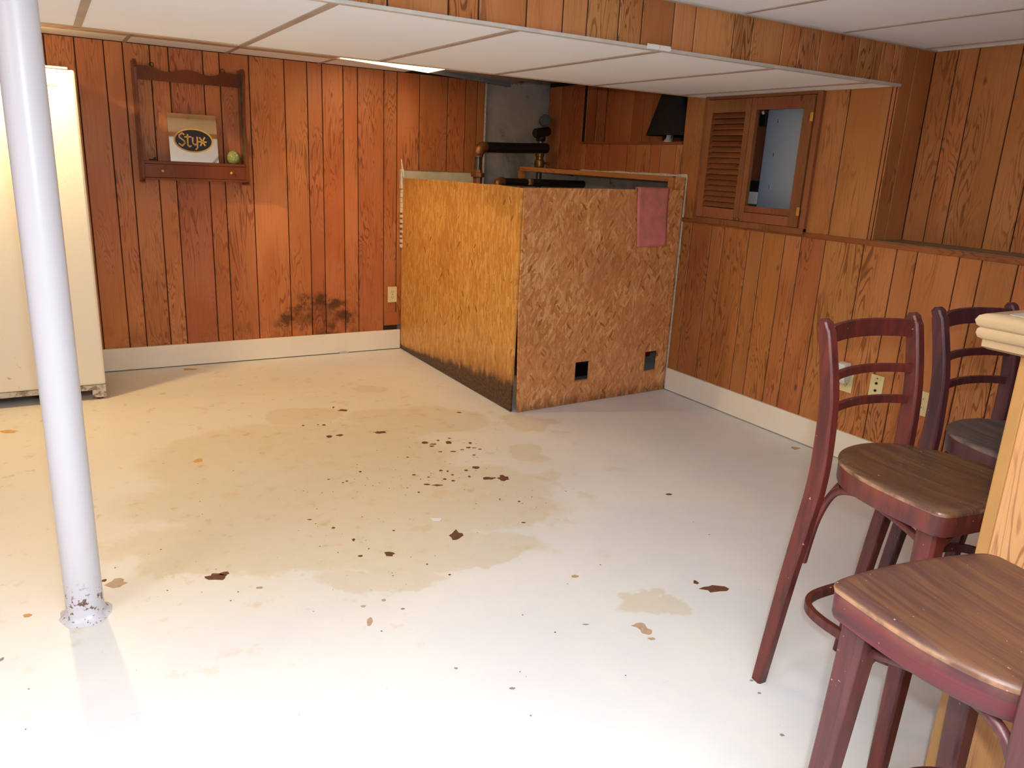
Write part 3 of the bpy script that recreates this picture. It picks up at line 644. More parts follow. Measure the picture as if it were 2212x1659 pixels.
letters = {
 'S': [[(-0.052, 0.158), (-0.062, 0.166), (-0.080, 0.152), (-0.078, 0.140), (-0.052, 0.120), (-0.050, 0.108), (-0.066, 0.092), (-0.082, 0.104)]],
 't': [[(-0.032, 0.158), (-0.034, 0.098), (-0.024, 0.088), (-0.016, 0.094)], [(-0.048, 0.144), (-0.014, 0.146)]],
 'y': [[(-0.004, 0.142), (-0.006, 0.112), (0.006, 0.100), (0.020, 0.108)], [(0.022, 0.146), (0.020, 0.084), (0.010, 0.074)]],
 'x': [[(0.036, 0.144), (0.064, 0.100)], [(0.064, 0.146), (0.038, 0.098)], [(0.030, 0.120), (0.072, 0.120)]]}
for ch, ss in letters.items():
    bm = new()
    for s in ss: stroke(bm, s, 0.0088)
    link('letter', bm, M['gold'], mi)
# sphere and small pin
o = new(); bmesh.ops.create_uvsphere(o, u_segments=28, v_segments=18, radius=0.042)
bmesh.ops.scale(o, vec=(0.95, 0.95, 1.05), verts=o.verts)
for v in o.verts:
    if v.co.z < -0.036: v.co.z = -0.036
pb = link('glass_paperweight', o, M['ball'], smooth=True); pb.location = (1.028, YB - 0.085, 1.2835 + 0.036)
tag(pb, 'round greenish glass paperweight at the right end of the wall shelf', 'paperweight')
o = new(); tube(o, [(0, 0, 0.005), (0.030, -0.004, 0.007)], 0.003, 8); tube(o, [(0.026, -0.004, 0.008), (0.040, -0.006, 0.013)], 0.0085, 10)
sp = link('smoking_pipe', o, M['black'], smooth=True); sp.location = (0.545, YB - 0.09, 1.2845)
tag(sp, 'tiny dark pipe-shaped trinket at the left end of the wall shelf', 'trinket')

# ------------------------------------------------------------------ outlets
def outlet(loc, face, label, kind='duplex', group=None, w=0.070, h=0.114):
    o = thing('wall_plate', label, 'outlet', loc, 0 if face == 'y' else -PI / 2, group)
    bx('plate', (-w / 2, -0.005, -h / 2), (w / 2, 0.0, h / 2), M['plate'], o, bevel=0.0015)
    if kind == 'duplex':
        for s in (-1, 1):
            bm = new(); n = 20
            P = [(0.017 * max(-0.85, min(0.85, math.cos(2 * PI * k / n))), s * 0.0195 + 0.0145 * math.sin(2 * PI * k / n)) for k in range(n)]
            prism(bm, P, lambda u, v: (u, -0.0045, v), lambda u, v: (u, -0.0068, v)); rc = link('receptacle', bm, M['plate'], o)
            bm = new()
            for u0 in (-0.0075, 0.0060): box(bm, (u0, -0.0073, s * 0.0195 - 0.002), (u0 + 0.0022, -0.0066, s * 0.0195 + 0.007))
            box(bm, (-0.002, -0.0073, s * 0.0195 - 0.010), (0.002, -0.0066, s * 0.0195 - 0.006)); link('slots', bm, M['dark'], rc)
        bm = new(); tube(bm, [(0, -0.004, 0), (0, -0.0065, 0)], 0.003, 10); link('screw', bm, M['steel'], o)
    else:
        for z in (-0.018, 0.018):
            bm = new(); tube(bm, [(0, -0.004, z), (0, -0.009, z)], 0.0062, 14); link('jack', bm, M['dark'], o)
        for z in (-0.042, 0.042):
            bm = new(); tube(bm, [(0, -0.004, z), (0, -0.0062, z)], 0.0032, 10); link('screw', bm, M['rust'], o)
    return o
outlet((2.108, YB - 0.0055, 0.408), 'y', 'ivory wall outlet on the back wall just left of the strand board box')
XP = XR - 0.0055
outlet((XP, 2.355, 0.405), 'x', 'ivory wall outlet on the right wall with a white plug-in unit in it')
outlet((XP, 2.192, 0.418), 'x', 'ivory wall plate with two round jacks, middle of three low plates', 'jack')
outlet((XP, 1.957, 0.404), 'x', 'empty ivory wall outlet between the backs of two bar stools, third of three plates')
pl = thing('plug_in_air_freshener', 'white plug-in unit stuck in the low outlet on the right wall', 'plug-in unit', (XP - 0.008, 2.362, 0.405), -PI / 2)
bm = new(); prism(bm, [(0, 0.0), (-0.035, -0.004), (-0.045, 0.015), (-0.045, 0.055), (-0.012, 0.060), (0, 0.06)], lambda u, v: (-0.030, u, v - 0.004), lambda u, v: (0.026, u, v - 0.004)); link('housing', bm, M['whitepl'], pl, bevel=0.003)
bm = new(); prism(bm, [(0, 0.0), (-0.040, 0.0), (-0.052, 0.030), (-0.030, 0.036), (0, 0.036)], lambda u, v: (-0.026, u, v + 0.058), lambda u, v: (0.022, u, v + 0.058)); link('refill', bm, M['whitepl'], pl, bevel=0.004)

# ------------------------------------------------------------------ strand board enclosure
en = thing('boiler_enclosure', 'corner box of strand board panels, dark with mould along its left foot', 'enclosure', (2.178, 3.610, 0))
def addpanel(name, poly, holes, y0, mat, fmap, th):
    bm = new()
    us = sorted({u for u in [h[i] for h in holes for i in (0, 1)]}); zs = sorted({z for z in [h[i] for h in holes for i in (2, 3)]})
    return bm
# side panel (plane x = 0 in local space, running to the back wall)
bm = new()
prism(bm, [(0.010, 0.004), (0.002, 0.55), (0.0, 1.247), (0.30, 1.251), (0.45, 1.247), (0.80, 1.245), (1.25, 1.240), (1.640, 1.232), (1.640, 0.004)],
      lambda u, v: (-0.006, u, v), lambda u, v: (0.006, u, v))
link('side_panel', bm, M['osb_side'], en)
# front panel, slightly turned, with two square holes
ang = math.atan2(0.066, 1.197)
def fp(s, d, z): return (0.004 + s * math.cos(ang) + d * math.sin(ang), -0.004 + s * math.sin(ang) - d * math.cos(ang), z)
bm = new(); L = 1.165
holes = [(0.425, 0.531, 0.140, 0.256), (0.979, 1.083, 0.144, 0.268)]
us = [0.0, 0.425, 0.531, 0.979, 1.083, L]; zs = [0.002, 0.140, 0.144, 0.256, 0.268, 0.60, 1.25]
vf = {}
def V(i, j, d):
    k = (i, j, d)
    if k not in vf:
        s, z = us[i], zs[j]
        if i == 0: s += 0.024 * max(0, (0.60 - z) / 0.60)
        if j == len(zs) - 1: z += 0.012 * s / L
        if j == 0: z += 0.0 
        vf[k] = bm.verts.new(fp(s, 0.012 * d, z))
    return vf[k]
def inh(i, j):
    u, z = (us[i] + us[i + 1]) / 2, (zs[j] + zs[j + 1]) / 2
    return any(h[0] < u < h[1] and h[2] < z < h[3] for h in holes)
cells = {(i, j) for i in range(len(us) - 1) for j in range(len(zs) - 1) if not inh(i, j)}
for i, j in cells:
    bm.faces.new((V(i, j, 1), V(i + 1, j, 1), V(i + 1, j + 1, 1), V(i, j + 1, 1)))
    bm.faces.new((V(i, j, 0), V(i, j + 1, 0), V(i + 1, j + 1, 0), V(i + 1, j, 0)))
    if (i - 1, j) not in cells: bm.faces.new((V(i, j, 0), V(i, j, 1), V(i, j + 1, 1), V(i, j + 1, 0)))
    if (i + 1, j) not in cells: bm.faces.new((V(i + 1, j, 1), V(i + 1, j, 0), V(i + 1, j + 1, 0), V(i + 1, j + 1, 1)))
    if (i, j - 1) not in cells: bm.faces.new((V(i, j, 1), V(i, j, 0), V(i + 1, j, 0), V(i + 1, j, 1)))
    if (i, j + 1) not in cells: bm.faces.new((V(i, j + 1, 0), V(i, j + 1, 1), V(i + 1, j + 1, 1), V(i + 1, j + 1, 0)))
link('front_panel', bm, M['osb_front'], en)
for h in holes:      # pale sawn sill under each hole
    bm = new(); v = []
    for s in (h[0], h[1]):
        for d in (0.0125, 0.0): 
            for z in (h[2] - 0.004, h[2] + 0.001): v.append(fp(s, d, z))
    vv = [bm.verts.new(p) for p in v]
    for f in ((0, 1, 3, 2), (4, 6, 7, 5), (0, 4, 5, 1), (2, 3, 7, 6), (0, 2, 6, 4), (1, 5, 7, 3)): bm.faces.new([vv[i] for i in f])
    link('sawn_edge', bm, M['stud'], en)
def fbox(name, s0, s1, d0, d1, z0, z1, mat):
    bm = new(); v = [bm.verts.new(fp(s, d, z)) for s in (s0, s1) for d in (d0, d1) for z in (z0, z1)]
    for f in ((0, 1, 3, 2), (4, 6, 7, 5), (0, 4, 5, 1), (2, 3, 7, 6), (0, 2, 6, 4), (1, 5, 7, 3)): bm.faces.new([v[i] for i in f])
    return link(name, bm, mat, en)
fbox('edge_strip', 1.115, 1.186, -0.016, -0.004, 0.004, 1.338, M['osb_front'])
fbox('stud', 1.098, 1.120, -0.060, -0.018, 1.0, 1.335, M['stud'])
fbox('corner_stud', 0.075, 0.115, -0.055, -0.012, 0.01, 1.20, M['stud'])
bm = new()
for k in range(16):   # crumbling plaster along the side panel's far edge
    z = 0.75 + 0.035 * k; s = rg.uniform(0.006, 0.014)
    box(bm, (-0.016, 1.635 - s, z), (-0.004, 1.650, z + rg.uniform(0.015, 0.034)))
box(bm, (-0.020, 1.625, 1.16), (0.004, 1.65, 1.29)); prism(bm, [(1.60, 1.24), (1.645, 1.24), (1.650, 1.36), (1.638, 1.33), (1.61, 1.27)], lambda u, v: (-0.012, u, v), lambda u, v: (-0.004, u, v))
o = link('torn_drywall', bm, M['plaster'], en); o['label'] = 'crumbling white edge'

rl = thing('framing_rail', 'bare wooden rail and short post rising behind the strand board box', 'rail', (3.0, 5.0, 0))
bm = new(); tube(bm, [(0.035, 0.07, 1.333), (0.300, -1.27, 1.322)], 0, sq=(0.03, 0.032)); link('rail', bm, M['stud'], rl)
bm = new(); box(bm, (0.020, 0.045, 0.0), (0.052, 0.085, 1.318)); link('post', bm, M['stud'], rl)

tw = new(); nx, nz = 12, 20; vs = {}
for side_ in (0, 1):
    for i in range(nx + 1):
        for j in range(nz + 1):
            u = i / nx; w = j / nz
            z = 1.266 - w * 0.338
            wav = 0.003 * math.sin(u * 9 + w * 2) * w + 0.0015 * math.sin(u * 23)
            s = 0.790 + 0.250 * u + 0.022 * w * (1 - 0.6 * u) - 0.004 * math.sin(w * 5)
            p = Vector(fp(s, 0.016 + abs(wav) * 1.2 + 0.003 * side_, z)); vs[(side_, i, j)] = tw.verts.new(p)
top = {}
for i in range(nx + 1):
    s = 0.790 + 0.250 * i / nx
    top[(0, i)] = tw.verts.new(Vector(fp(s, 0.010, 1.2705))); top[(1, i)] = tw.verts.new(Vector(fp(s, -0.004, 1.2700))); top[(2, i)] = tw.verts.new(Vector(fp(s, -0.008, 1.16)))
for i in range(nx):
    for j in range(nz):
        tw.faces.new((vs[(1, i, j)], vs[(1, i + 1, j)], vs[(1, i + 1, j + 1)], vs[(1, i, j + 1)]))
    tw.faces.new((vs[(1, i, 0)], top[(0, i)], top[(0, i + 1)], vs[(1, i + 1, 0)]))
    tw.faces.new((top[(0, i)], top[(1, i)], top[(1, i + 1)], top[(0, i + 1)]))
    tw.faces.new((top[(1, i)], top[(2, i)], top[(2, i + 1)], top[(1, i + 1)]))
bmesh.ops.delete(tw, geom=[v for v in tw.verts if not v.link_faces], context='VERTS')
to = link('hand_towel', tw, M['towel'], smooth=True, angle=180); to.location = (2.178, 3.610, 0)
sd = to.modifiers.new('thick', 'SOLIDIFY'); sd.thickness = 0.002; sd.offset = 1
tag(to, 'dusty pink hand towel draped over the front of the strand board box', 'towel')

# ------------------------------------------------------------------ boiler and pipes inside
bo = thing('boiler', 'dark boiler glimpsed through the two holes low in the strand board', 'boiler', (3.0, 4.35, 0))
bm = new(); box(bm, (-0.42, -0.42, 0.06), (0.34, 0.38, 0.92)); link('jacket', bm, M['boiler'], bo, bevel=0.015)
bx('red_burner_cover', (0.20, -0.56, 0.195), (0.33, -0.421, 0.30), M['red'], bo, bevel=0.01)
bm = new(); tube(bm, [(-0.40, -0.50, 0.20), (0.32, -0.50, 0.17)], 0.018, 12); link('gas_pipe', bm, M['steel'], bo, smooth=True)
for x, y in ((-0.38, -0.38), (0.30, -0.38), (-0.38, 0.34), (0.30, 0.34)): bx('leg', (x - 0.02, y - 0.02, 0), (x + 0.02, y + 0.02, 0.07), M['black'], bo)

pp = thing('steam_pipe', 'thick black pipe with a bronze elbow crossing above the strand board box', 'pipe', (2.64, 5.0, 0))
bm = new(); tube(bm, [(0.055, 0, 1.468), (0.30, 0.03, 1.474), (0.60, 0.06, 1.487)], 0.036, 20); link('cross_pipe', bm, M['black'], pp, smooth=True)
bm = new(); tube(bm, spline([(0, 0, 1.400), (0.0, 0, 1.425), (0.012, 0, 1.452), (0.035, 0, 1.466), (0.065, 0.004, 1.469)], 5), [0.036] * 4 + [0.040] * 13 + [0.036] * 4, 20); o = link('elbow', bm, M['bronze'], pp, smooth=True); o['label'] = 'bronze elbow'
bm = new(); tube(bm, [(0.0, 0, 0.9), (0, 0, 1.41)], 0.026, 20); link('riser', bm, M['steel'], pp, smooth=True)
bm = new(); lathe(bm, [(0.034, 1.22), (0.034, 1.262), (0.050, 1.266), (0.050, 1.292), (0.034, 1.296), (0.032, 1.315), (0.026, 1.316)], seg=8); o = link('union_nut', bm, M['bronze'], pp); o['label'] = 'bronze union nut'
vp = thing('valve_pipe', 'vertical pipe with a brass valve and black cap against the concrete', 'pipe', (3.235, 5.14, 0))
bm = new(); tube(bm, [(0, 0, 0.9), (0, 0, 1.62)], 0.022, 18); link('riser', bm, M['steel'], vp, smooth=True)
bm = new(); lathe(bm, [(0.026, 1.345), (0.036, 1.35), (0.040, 1.375), (0.036, 1.40), (0.028, 1.405), (0.028, 1.425), (0.034, 1.43), (0.034, 1.45), (0.02, 1.455)], seg=12); o = link('brass_valve', bm, M['brass'], vp, smooth=True); o['label'] = 'brass valve body'
bm = new(); tube(bm, [(0, 0, 1.38), (0.055, -0.03, 1.38)], 0.008, 8); bmesh.ops.create_uvsphere(bm, u_segments=10, v_segments=8, radius=0.012, matrix=Matrix.Translation((0.055, -0.03, 1.38))); link('valve_stem', bm, M['brass'], vp, smooth=True)
bm = new(); tube(bm, [(-0.065, -0.03, 1.590), (0.06, 0.0, 1.610)], 0.034, 16); tube(bm, [(-0.075, -0.034, 1.589), (-0.062, -0.03, 1.590)], 0.026, 16); lathe(bm, [(0.03, 1.535), (0.036, 1.545), (0.036, 1.60), (0.03, 1.61)], seg=16); link('tee_fitting', bm, M['black'], vp, smooth=True)
bm = new(); tube(bm, [(0.005, -0.04, 1.685), (0.05, 0.04, 1.685)], 0.042, 18); tube(bm, [(-0.003, -0.052, 1.685), (0.006, -0.038, 1.685)], 0.034, 18); link('end_cap', bm, M['black'], vp, smooth=True)
lp = thing('low_pipe', 'black pipe with a small elbow just above the rim of the strand board box', 'pipe', (2.80, 4.98, 0))
bm = new(); tube(bm, [(0.02, 0, 1.240), (0.74, 0.0, 1.240)], 0.026, 16); link('pipe', bm, M['black'], lp, smooth=True)
bm = new(); tube(bm, spline([(-0.008, 0, 1.05), (-0.008, 0, 1.20), (0.002, 0, 1.232), (0.04, 0, 1.242)], 5), 0.032, 16); link('elbow', bm, M['bronze'], lp, smooth=True)
bm = new(); lathe(bm, [(0.034, -0.02), (0.034, 0.02)], (0.26, 0, 1.244), 16); link('coupling', bm, M['bronze'], lp, smooth=True)

# ------------------------------------------------------------------ table lamp in the niche
tl = thing('table_lamp', 'table lamp with a wide black shade standing in the wall niche', 'lamp', (3.485, 4.00, 1.542))
bm = new(); rings = []
for r, z in ((0.205, 0.045), (0.198, 0.062), (0.070, 0.36)):
    rings.append([Vector((min(r, 0.082) * math.cos(2 * PI * k / 8 + PI / 8) if False else 0.42 * r * math.cos(2 * PI * k / 24), r * math.sin(2 * PI * k / 24), z)) for k in range(24)])
ring_loft(bm, rings, caps=False)
o = link('shade', bm, M['shade'], tl); sd = o.modifiers.new('t', 'SOLIDIFY'); sd.thickness = 0.003
bm = new(); lathe(bm, [(0.030, 0.0), (0.032, 0.01), (0.016, 0.03), (0.016, 0.06), (0.022, 0.12), (0.010, 0.16), (0.006, 0.34)], seg=20); link('base', bm, M['whitepl'], tl, smooth=True)
bm = new(); tube(bm, [(-0.02, -0.06, 0.0), (-0.02, -0.06, 0.07)], 0.006, 8); lathe(bm, [(0.014, 0), (0.014, 0.006)], (-0.02, -0.06, 0), 12); link('pull_rod', bm, M['steel'], tl, smooth=True)

# ------------------------------------------------------------------ shutter cabinet
sc = thing('louvered_cabinet', 'brown louvered shutter cabinet on the right wall, right leaf missing its slats', 'cabinet', (XR - 0.006, 3.145, 1.445))
def sbx(name, y0, y1, z0, z1, d0, d1, mat, par=None, bev=0.002):   # depth d measured out from the wall
    return bx(name, (-d1, y0 - 3.145, z0 - 1.445), (-d0, y1 - 3.145, z1 - 1.445), mat, par or sc, bev)
sbx('side_frame', 3.525, 3.555, 1.10, 1.792, 0, 0.022, M['shutter']); sbx('side_frame', 2.738, 2.772, 1.10, 1.788, 0, 0.022, M['shutter'])
sbx('top_frame', 2.772, 3.525, 1.772, 1.789, 0, 0.020, M['shutter']); sbx('bottom_frame', 2.738, 3.555, 1.086, 1.118, 0, 0.026, M['shutter'])
lf = sbx('leaf', 3.478, 3.524, 1.120, 1.770, 0.004, 0.030, M['shutter'])
lf['label'] = 'left leaf with slats'
def sub(name, y0, y1, z0, z1, d0, d1, mat, par):
    o = sbx(name, y0, y1, z0, z1, d0, d1, mat, par); return o
sub('stile', 3.190, 3.228, 1.120, 1.770, 0.004, 0.030, M['shutter'], lf)
sub('top_rail', 3.228, 3.478, 1.700, 1.770, 0.005, 0.029, M['shutter'], lf)
sub('bottom_rail', 3.228, 3.478, 1.120, 1.180, 0.005, 0.029, M['shutter'], lf)
NL = 17
for k in range(NL):
    z = 1.198 + k * (1.684 - 1.198) / (NL - 1)
    bm = new(); prism(bm, [(-0.006, z + 0.012), (-0.009, z + 0.0145), (-0.030, z - 0.010), (-0.027, z - 0.0135)], lambda u, v: (u, 3.228 - 3.145, v - 1.445), lambda u, v: (u, 3.478 - 3.145, v - 1.445))
    link('slat', bm, M['shutter'], lf)
rf = sbx('leaf', 3.150, 3.187, 1.120, 1.770, 0.004, 0.030, M['shutter']); rf['label'] = 'right leaf, open frame'
sub('stile', 2.776, 2.838, 1.120, 1.770, 0.004, 0.030, M['shutter'], rf)
sub('top_rail', 2.838, 3.150, 1.708, 1.770, 0.005, 0.029, M['shutter'], rf)
sub('bottom_rail', 2.838, 3.150, 1.120, 1.170, 0.005, 0.029, M['shutter'], rf)
sub('inner_rail', 2.838, 3.150, 1.172, 1.206, 0.008, 0.024, M['shutter'], rf)
for z in (1.664, 1.201):
    hb = sub('hinge', 2.770, 2.788, z - 0.022, z + 0.022, 0.030, 0.036, M['hinge'], rf)
for y in (3.218, 3.182):
    bm = new(); bmesh.ops.create_uvsphere(bm, u_segments=12, v_segments=8, radius=0.0075, matrix=Matrix.Translation((-0.036, y - 3.145, 1.128 - 1.445))); o = link('knob', bm, M['brass'], sc, smooth=True)
sbx('latch', 2.836, 2.842, 1.435, 1.495, 0.006, 0.026, M['black'], rf)
# recess behind the leaf
bm = new()
box(bm, (XR + 0.016, 2.795, 1.145), (3.60, 2.80, 1.765)); box(bm, (XR + 0.016, 3.30, 1.145), (3.60, 3.305, 1.765)); box(bm, (3.60, 2.795, 1.145), (3.605, 3.305, 1.765))
box(bm, (XR + 0.016, 2.795, 1.14), (3.605, 3.305, 1.145)); box(bm, (XR + 0.016, 2.795, 1.765), (3.605, 3.305, 1.77))
struct(link('wall_right_recess', bm, M['shutter']))
ep = thing('breaker_panel', 'blue grey metal breaker panel door seen through the open shutter leaf', 'electrical panel', (3.50, 3.0, 1.445))
bx('door', (-0.006, -0.17, -0.275), (0.004, 0.207, 0.285), M['epanel'], ep, bevel=0.002)
bx('box', (0.004, -0.165, -0.27), (0.09, 0.20, 0.28), M['epanel'], ep)
for z in (0.214, 0.040, -0.134):
    bm = new(); box(bm, (-0.010, 0.125, z - 0.009), (-0.006, 0.130, z + 0.009)); o = link('glint_speck', bm, plain('bright_chrome', (0.9, 0.9, 0.9, 1), 0.15, 1.0), ep)  # small chrome bars stand in for bright glints on the door
jb = thing('switch_box', 'black switch box in the upper left of the shutter opening', 'switch', (3.50, 3.235, 1.67))
bm = new(); box(bm, (-0.01, -0.022, -0.035), (0.03, 0.03, 0.035)); link('housing', bm, M['black'], jb, bevel=0.008)
bm = new(); tube(bm, [(-0.008, 0.004, 0.03), (-0.018, 0.004, 0.045)], 0.008, 10); link('toggle', bm, M['whitepl'], jb, smooth=True)
jb = thing('meter_box', 'black and white meter box in the lower left of the shutter opening', 'meter', (3.50, 3.245, 1.26))
bx('upper_case', (-0.01, -0.036, 0.02), (0.03, 0.05, 0.08), M['black'], jb, bevel=0.003)
bx('lower_case', (-0.01, -0.036, -0.05), (0.03, 0.05, 0.019), M['whitepl'], jb, bevel=0.003)

# white clips on the soffit edge
for x0, x1, lb in ((1.899, 1.948, 'white plastic clip on the soffit edge, left one of a pair'), (1.953, 2.003, 'white plastic clip on the soffit edge, right one of a pair')):
    bm = new(); prism(bm, [(0, -0.004), (-0.006, -0.003), (-0.010, 0.002), (-0.008, 0.012), (-0.001, 0.014)], lambda u, v: (x0, u, v), lambda u, v: (x1, u, v))
    o = link('edge_clip', bm, M['whitepl']); o.location = (0, YS0 - 0.0125, ZS + 0.001); tag(o, lb, 'clip', 'clips on the soffit edge')
# flake of paint on the floor
bm = new(); prism(bm, [(0, 0), (0.045, -0.016), (0.034, -0.034), (0.008, -0.030)], lambda u, v: (u, v, 0.001), lambda u, v: (u, v, 0.003))
o = link('paint_flake', bm, M['whitepl']); o.location = (1.19, 2.56, 0); o.rotation_euler = (0, 0, -0.2); tag(o, 'small white scrap lying on the yellowed middle of the floor', 'scrap')

bm = new(); prism(bm, [(-0.035 , 0.0), (-0.030, 0.010), (-0.012, 0.017), (0.014, 0.016), (0.032, 0.008), (0.036, 0.0)], lambda u, v: (u, 0.0, v), lambda u, v: (u, 0.003, v))
o = link('plastic_scrap', bm, plain('grey_plastic', lin(190, 188, 196), 0.3)); o.location = (1.735, YB - 0.030, 0.0); tag(o, 'small grey plastic scrap lying against the back baseboard', 'scrap')
# ------------------------------------------------------------------ bar counter
bc = thing('bar_counter', 'bar counter with oak panel end and ogee edged top at the right edge', 'counter', (1.529, 0.72, 0))
bx('end_panel', (0.0, -3.0, 0.0), (0.014, -0.022, 1.076), M['oak'], bc)
bx('corner_strip', (-0.004, -0.024, 0.0), (0.024, 0.0, 1.076), M['bartrim'], bc, bevel=0.003)
bx('front_panel', (0.024, -0.014, 0.0), (1.30, 0.0, 1.076), M['oak'], bc)
prof = [(0.0, 1.078), (-0.018, 1.078), (-0.026, 1.083), (-0.026, 1.096), (-0.033, 1.100), (-0.036, 1.108), (-0.035, 1.116), (-0.032, 1.119), (-0.037, 1.123), (-0.040, 1.132), (-0.036, 1.141), (-0.028, 1.145), (0.0, 1.146)]
# mitred edging: end edge (facing -x) and front edge (facing +y)
bm = new(); prism(bm, prof, lambda u, v: (u, 0.036 - u, v), lambda u, v: (u, -3.0, v)); link('edge_moulding', bm, M['baredge'], bc, smooth=True, angle=50)
bm = new(); prism(bm, prof, lambda u, v: (u, 0.036 - u, v), lambda u, v: (1.30, 0.036 - u, v)); link('edge_moulding', bm, M['baredge'], bc, smooth=True, angle=50)
bx('top_board', (0.0, -3.0, 1.077), (1.30, 0.036, 1.147), M['bartop'], bc)

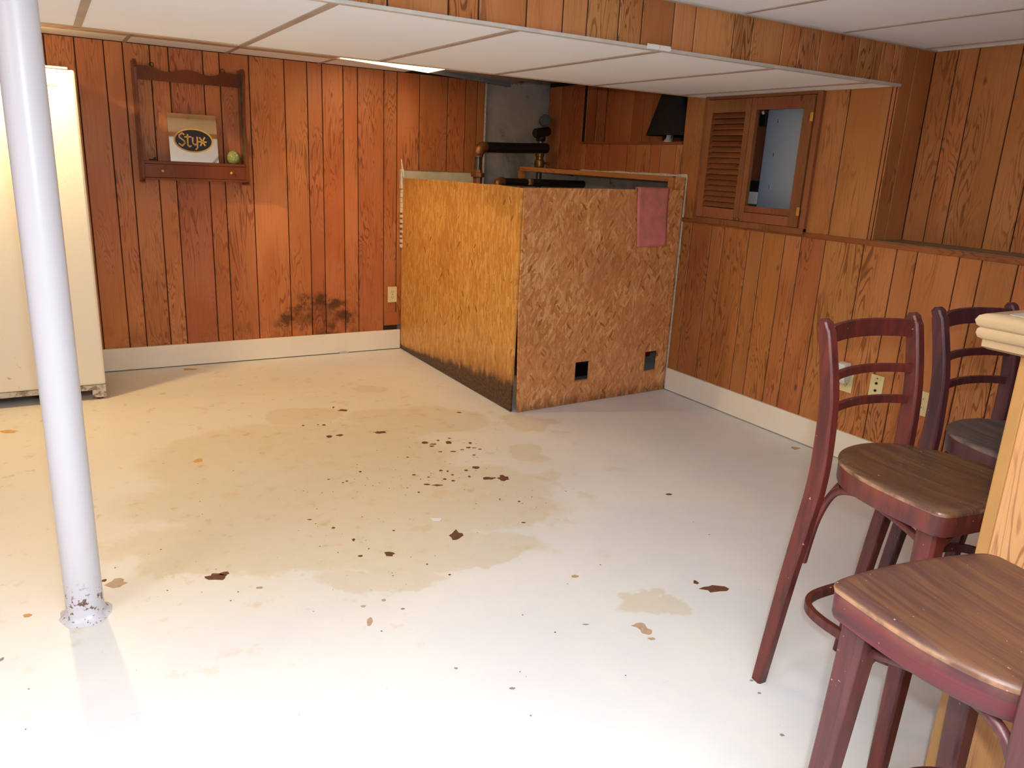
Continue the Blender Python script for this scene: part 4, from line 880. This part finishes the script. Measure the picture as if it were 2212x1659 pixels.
# ------------------------------------------------------------------ bar stools
def make_stool(label, loc, rz, seatm, aprm, woodm):
    t = thing('bar_stool', label, 'bar stool', loc, rz, 'bentwood bar stools at the counter')
    # seat outline
    def outline(k):
        pts = [(-0.195 + k, -0.165), (-0.19 + k, -0.188 + k), (-0.165, -0.202 + k), (-0.08, -0.212 + k), (0, -0.215 + k), (0.08, -0.212 + k), (0.165, -0.202 + k), (0.19 - k, -0.188 + k), (0.195 - k, -0.165),
               (0.194 - k, -0.08), (0.186 - k, 0.0), (0.165 - k, 0.075), (0.128 - k, 0.128 - k * 0.6), (0.07, 0.166 - k), (0, 0.178 - k), (-0.07, 0.166 - k), (-0.128 + k, 0.128 - k * 0.6), (-0.165 + k, 0.075), (-0.186 + k, 0.0), (-0.194 + k, -0.08)]
        P = [Vector((a, b, 0)) for a, b in pts]; out = []; n = len(P)
        for i in range(n):
            p0, p1, p2, p3 = P[i - 1], P[i], P[(i + 1) % n], P[(i + 2) % n]
            for j in range(4):
                s = j / 4; out.append(0.5 * ((2 * p1) + (p2 - p0) * s + (2 * p0 - 5 * p1 + 4 * p2 - p3) * s * s + (3 * p1 - p0 - 3 * p2 + p3) * s ** 3))
        return out
    bm = new(); base = outline(0); rings = []
    for k, z in ((0.012, 0.696), (0.0, 0.697), (-0.001, 0.701), (0.0, 0.705), (0.004, 0.709)):
        o_ = outline(k); rings.append([Vector((p.x, p.y, z)) for p in o_])
    for f, z in ((0.93, 0.711), (0.80, 0.7095), (0.60, 0.706), (0.35, 0.7035), (0.12, 0.703)):
        rings.append([Vector((p.x * f, (p.y + 0.01) * f - 0.01, z)) for p in base])
    ring_loft(bm, rings); link('seat', bm, seatm, t, smooth=True, angle=60)
    bm = new(); rings = []
    for k, z in ((0.020, 0.648), (0.004, 0.649), (0.002, 0.654), (0.001, 0.6965), (0.03, 0.6965)):
        rings.append([Vector((p.x, p.y, z)) for p in outline(k)])
    for k, z in ((0.03, 0.648),): rings.append([Vector((p.x, p.y, z)) for p in outline(k)])
    R = [[bm.verts.new(p) for p in r] for r in rings]; n = len(R[0])
    for a, b in zip(R, R[1:] + R[:1]):
        for i in range(n): bm.faces.new((a[i], a[(i + 1) % n], b[(i + 1) % n], b[i]))
    link('seat_apron', bm, aprm, t, smooth=True, angle=28)
    for s in (-1, 1):
        bm = new(); P = [(s * 0.150, -0.152, 0.665), (s * 0.152, -0.153, 0.60), (s * 0.163, -0.158, 0.40), (s * 0.190, -0.167, 0.0)]
        tube(bm, P, 0, sq=[(0.050, 0.050), (0.050, 0.050), (0.045, 0.045), (0.036, 0.036)], up=Vector((0, 1, 0))); link('leg', bm, woodm, t, bevel=0.002)
        P = spline([(s * 0.166, 0.232, 0.0), (s * 0.162, 0.194, 0.33), (s * 0.160, 0.168, 0.52), (s * 0.158, 0.156, 0.62), (s * 0.158, 0.153, 0.72), (s * 0.160, 0.160, 0.86), (s * 0.165, 0.188, 1.00), (s * 0.166, 0.202, 1.038)], 5)
        n = len(P); sq = []
        for i, p in enumerate(P):
            z = p.z; w = 0.031; d = 0.033 + 0.013 * min(1, z / 0.6) - (0.010 * max(0, (z - 0.72) / 0.32))
            if z > 1.02: d *= 0.8
            sq.append((w, d))
        P.append(P[-1] + Vector((0, 0.002, 0.009))); sq.append((0.014, 0.016))
        bm = new(); tube(bm, P, 0, sq=sq, up=Vector((0, 1, 0))); link('back_post', bm, woodm, t, bevel=0.0015)
    # slats bowed backwards
    for z, h, yb in ((1.008, 0.046, 0.190), (0.905, 0.022, 0.166), (0.822, 0.022, 0.158)):
        bm = new(); P = [(x, yb + 0.030 * (1 - (x / 0.15) ** 2), z + 0.004 * (1 - (x / 0.15) ** 2)) for x in [-0.152 + 0.304 * k / 14 for k in range(15)]]
        rr = []
        for i, p in enumerate(P):
            a = Vector(P[min(i + 1, 14)]) - Vector(P[max(i - 1, 0)]); nn = Vector((-a.y, a.x, 0)).normalized() * 0.006
            p = Vector(p); hh = Vector((0, 0, h / 2)); rr.append([p - nn - hh, p + nn - hh, p + nn + hh, p - nn + hh])
        ring_loft(bm, rr); link('back_slat', bm, woodm, t, bevel=0.002)
    # bent braces
    for s in (-1, 1):
        bm = new(); tube(bm, spline([(s * 0.142, 0.170, 0.40), (s * 0.142, 0.150, 0.53), (s * 0.140, 0.118, 0.612), (s * 0.138, 0.075, 0.638), (s * 0.138, 0.02, 0.640), (s * 0.140, -0.07, 0.622), (s * 0.142, -0.14, 0.598)], 6), 0.0095, 12); link('side_brace', bm, woodm, t, smooth=True)
    for y0, s in ((-0.148, 1),):
        bm = new(); tube(bm, spline([(-0.140, y0, 0.560), (-0.09, y0, 0.600), (-0.03, y0, 0.636), (0.03, y0, 0.636), (0.09, y0, 0.600), (0.140, y0, 0.560)], 6), 0.0095, 12); link('front_brace', bm, woodm, t, smooth=True)
    bm = new(); tube(bm, spline([(-0.146, 0.166, 0.50), (-0.10, 0.155, 0.585), (-0.04, 0.148, 0.636), (0.04, 0.148, 0.636), (0.10, 0.155, 0.585), (0.146, 0.166, 0.50)], 6), 0.0095, 12); link('rear_brace', bm, woodm, t, smooth=True)
    # foot ring
    bm = new(); R = []
    for k in range(56):
        an = 2 * PI * k / 56; ca, sa = math.cos(an), math.sin(an); e = 2 / 3.2
        X, Y = (abs(ca) ** e) * (1 if ca > 0 else -1), (abs(sa) ** e) * (1 if sa > 0 else -1)
        x, y = 0.150 * X, 0.016 + 0.166 * Y; nx_, ny_ = ca * 0.008, sa * 0.008
        R.append([Vector((x - nx_, y - ny_, 0.262)), Vector((x + nx_, y + ny_, 0.262)), Vector((x + nx_, y + ny_, 0.288)), Vector((x - nx_, y - ny_, 0.288))])
    V_ = [[bm.verts.new(p) for p in r] for r in R]
    for a, b in zip(V_, V_[1:] + V_[:1]):
        for i in range(4): bm.faces.new((a[i], a[(i + 1) % 4], b[(i + 1) % 4], b[i]))
    link('foot_ring', bm, woodm, t, bevel=0.002)
    return t
make_stool('nearest bar stool, brown seat with crimson apron, back turned out of the picture', (1.257, 0.508, 0), math.radians(170.5), M['st_seat_a'], M['st_apr_a'], M['st_wood_a'])
make_stool('red bentwood bar stool with glossy brown seat, full slatted back in view', (1.764, 1.000, 0), -0.042, M['st_seat_b'], M['st_wood_b'], M['st_wood_b'])
make_stool('darkest bar stool with grey seat, half hidden behind the counter top', (2.257, 1.016, 0), -0.063, M['st_seat_c'], M['st_wood_c'], M['st_wood_c'])
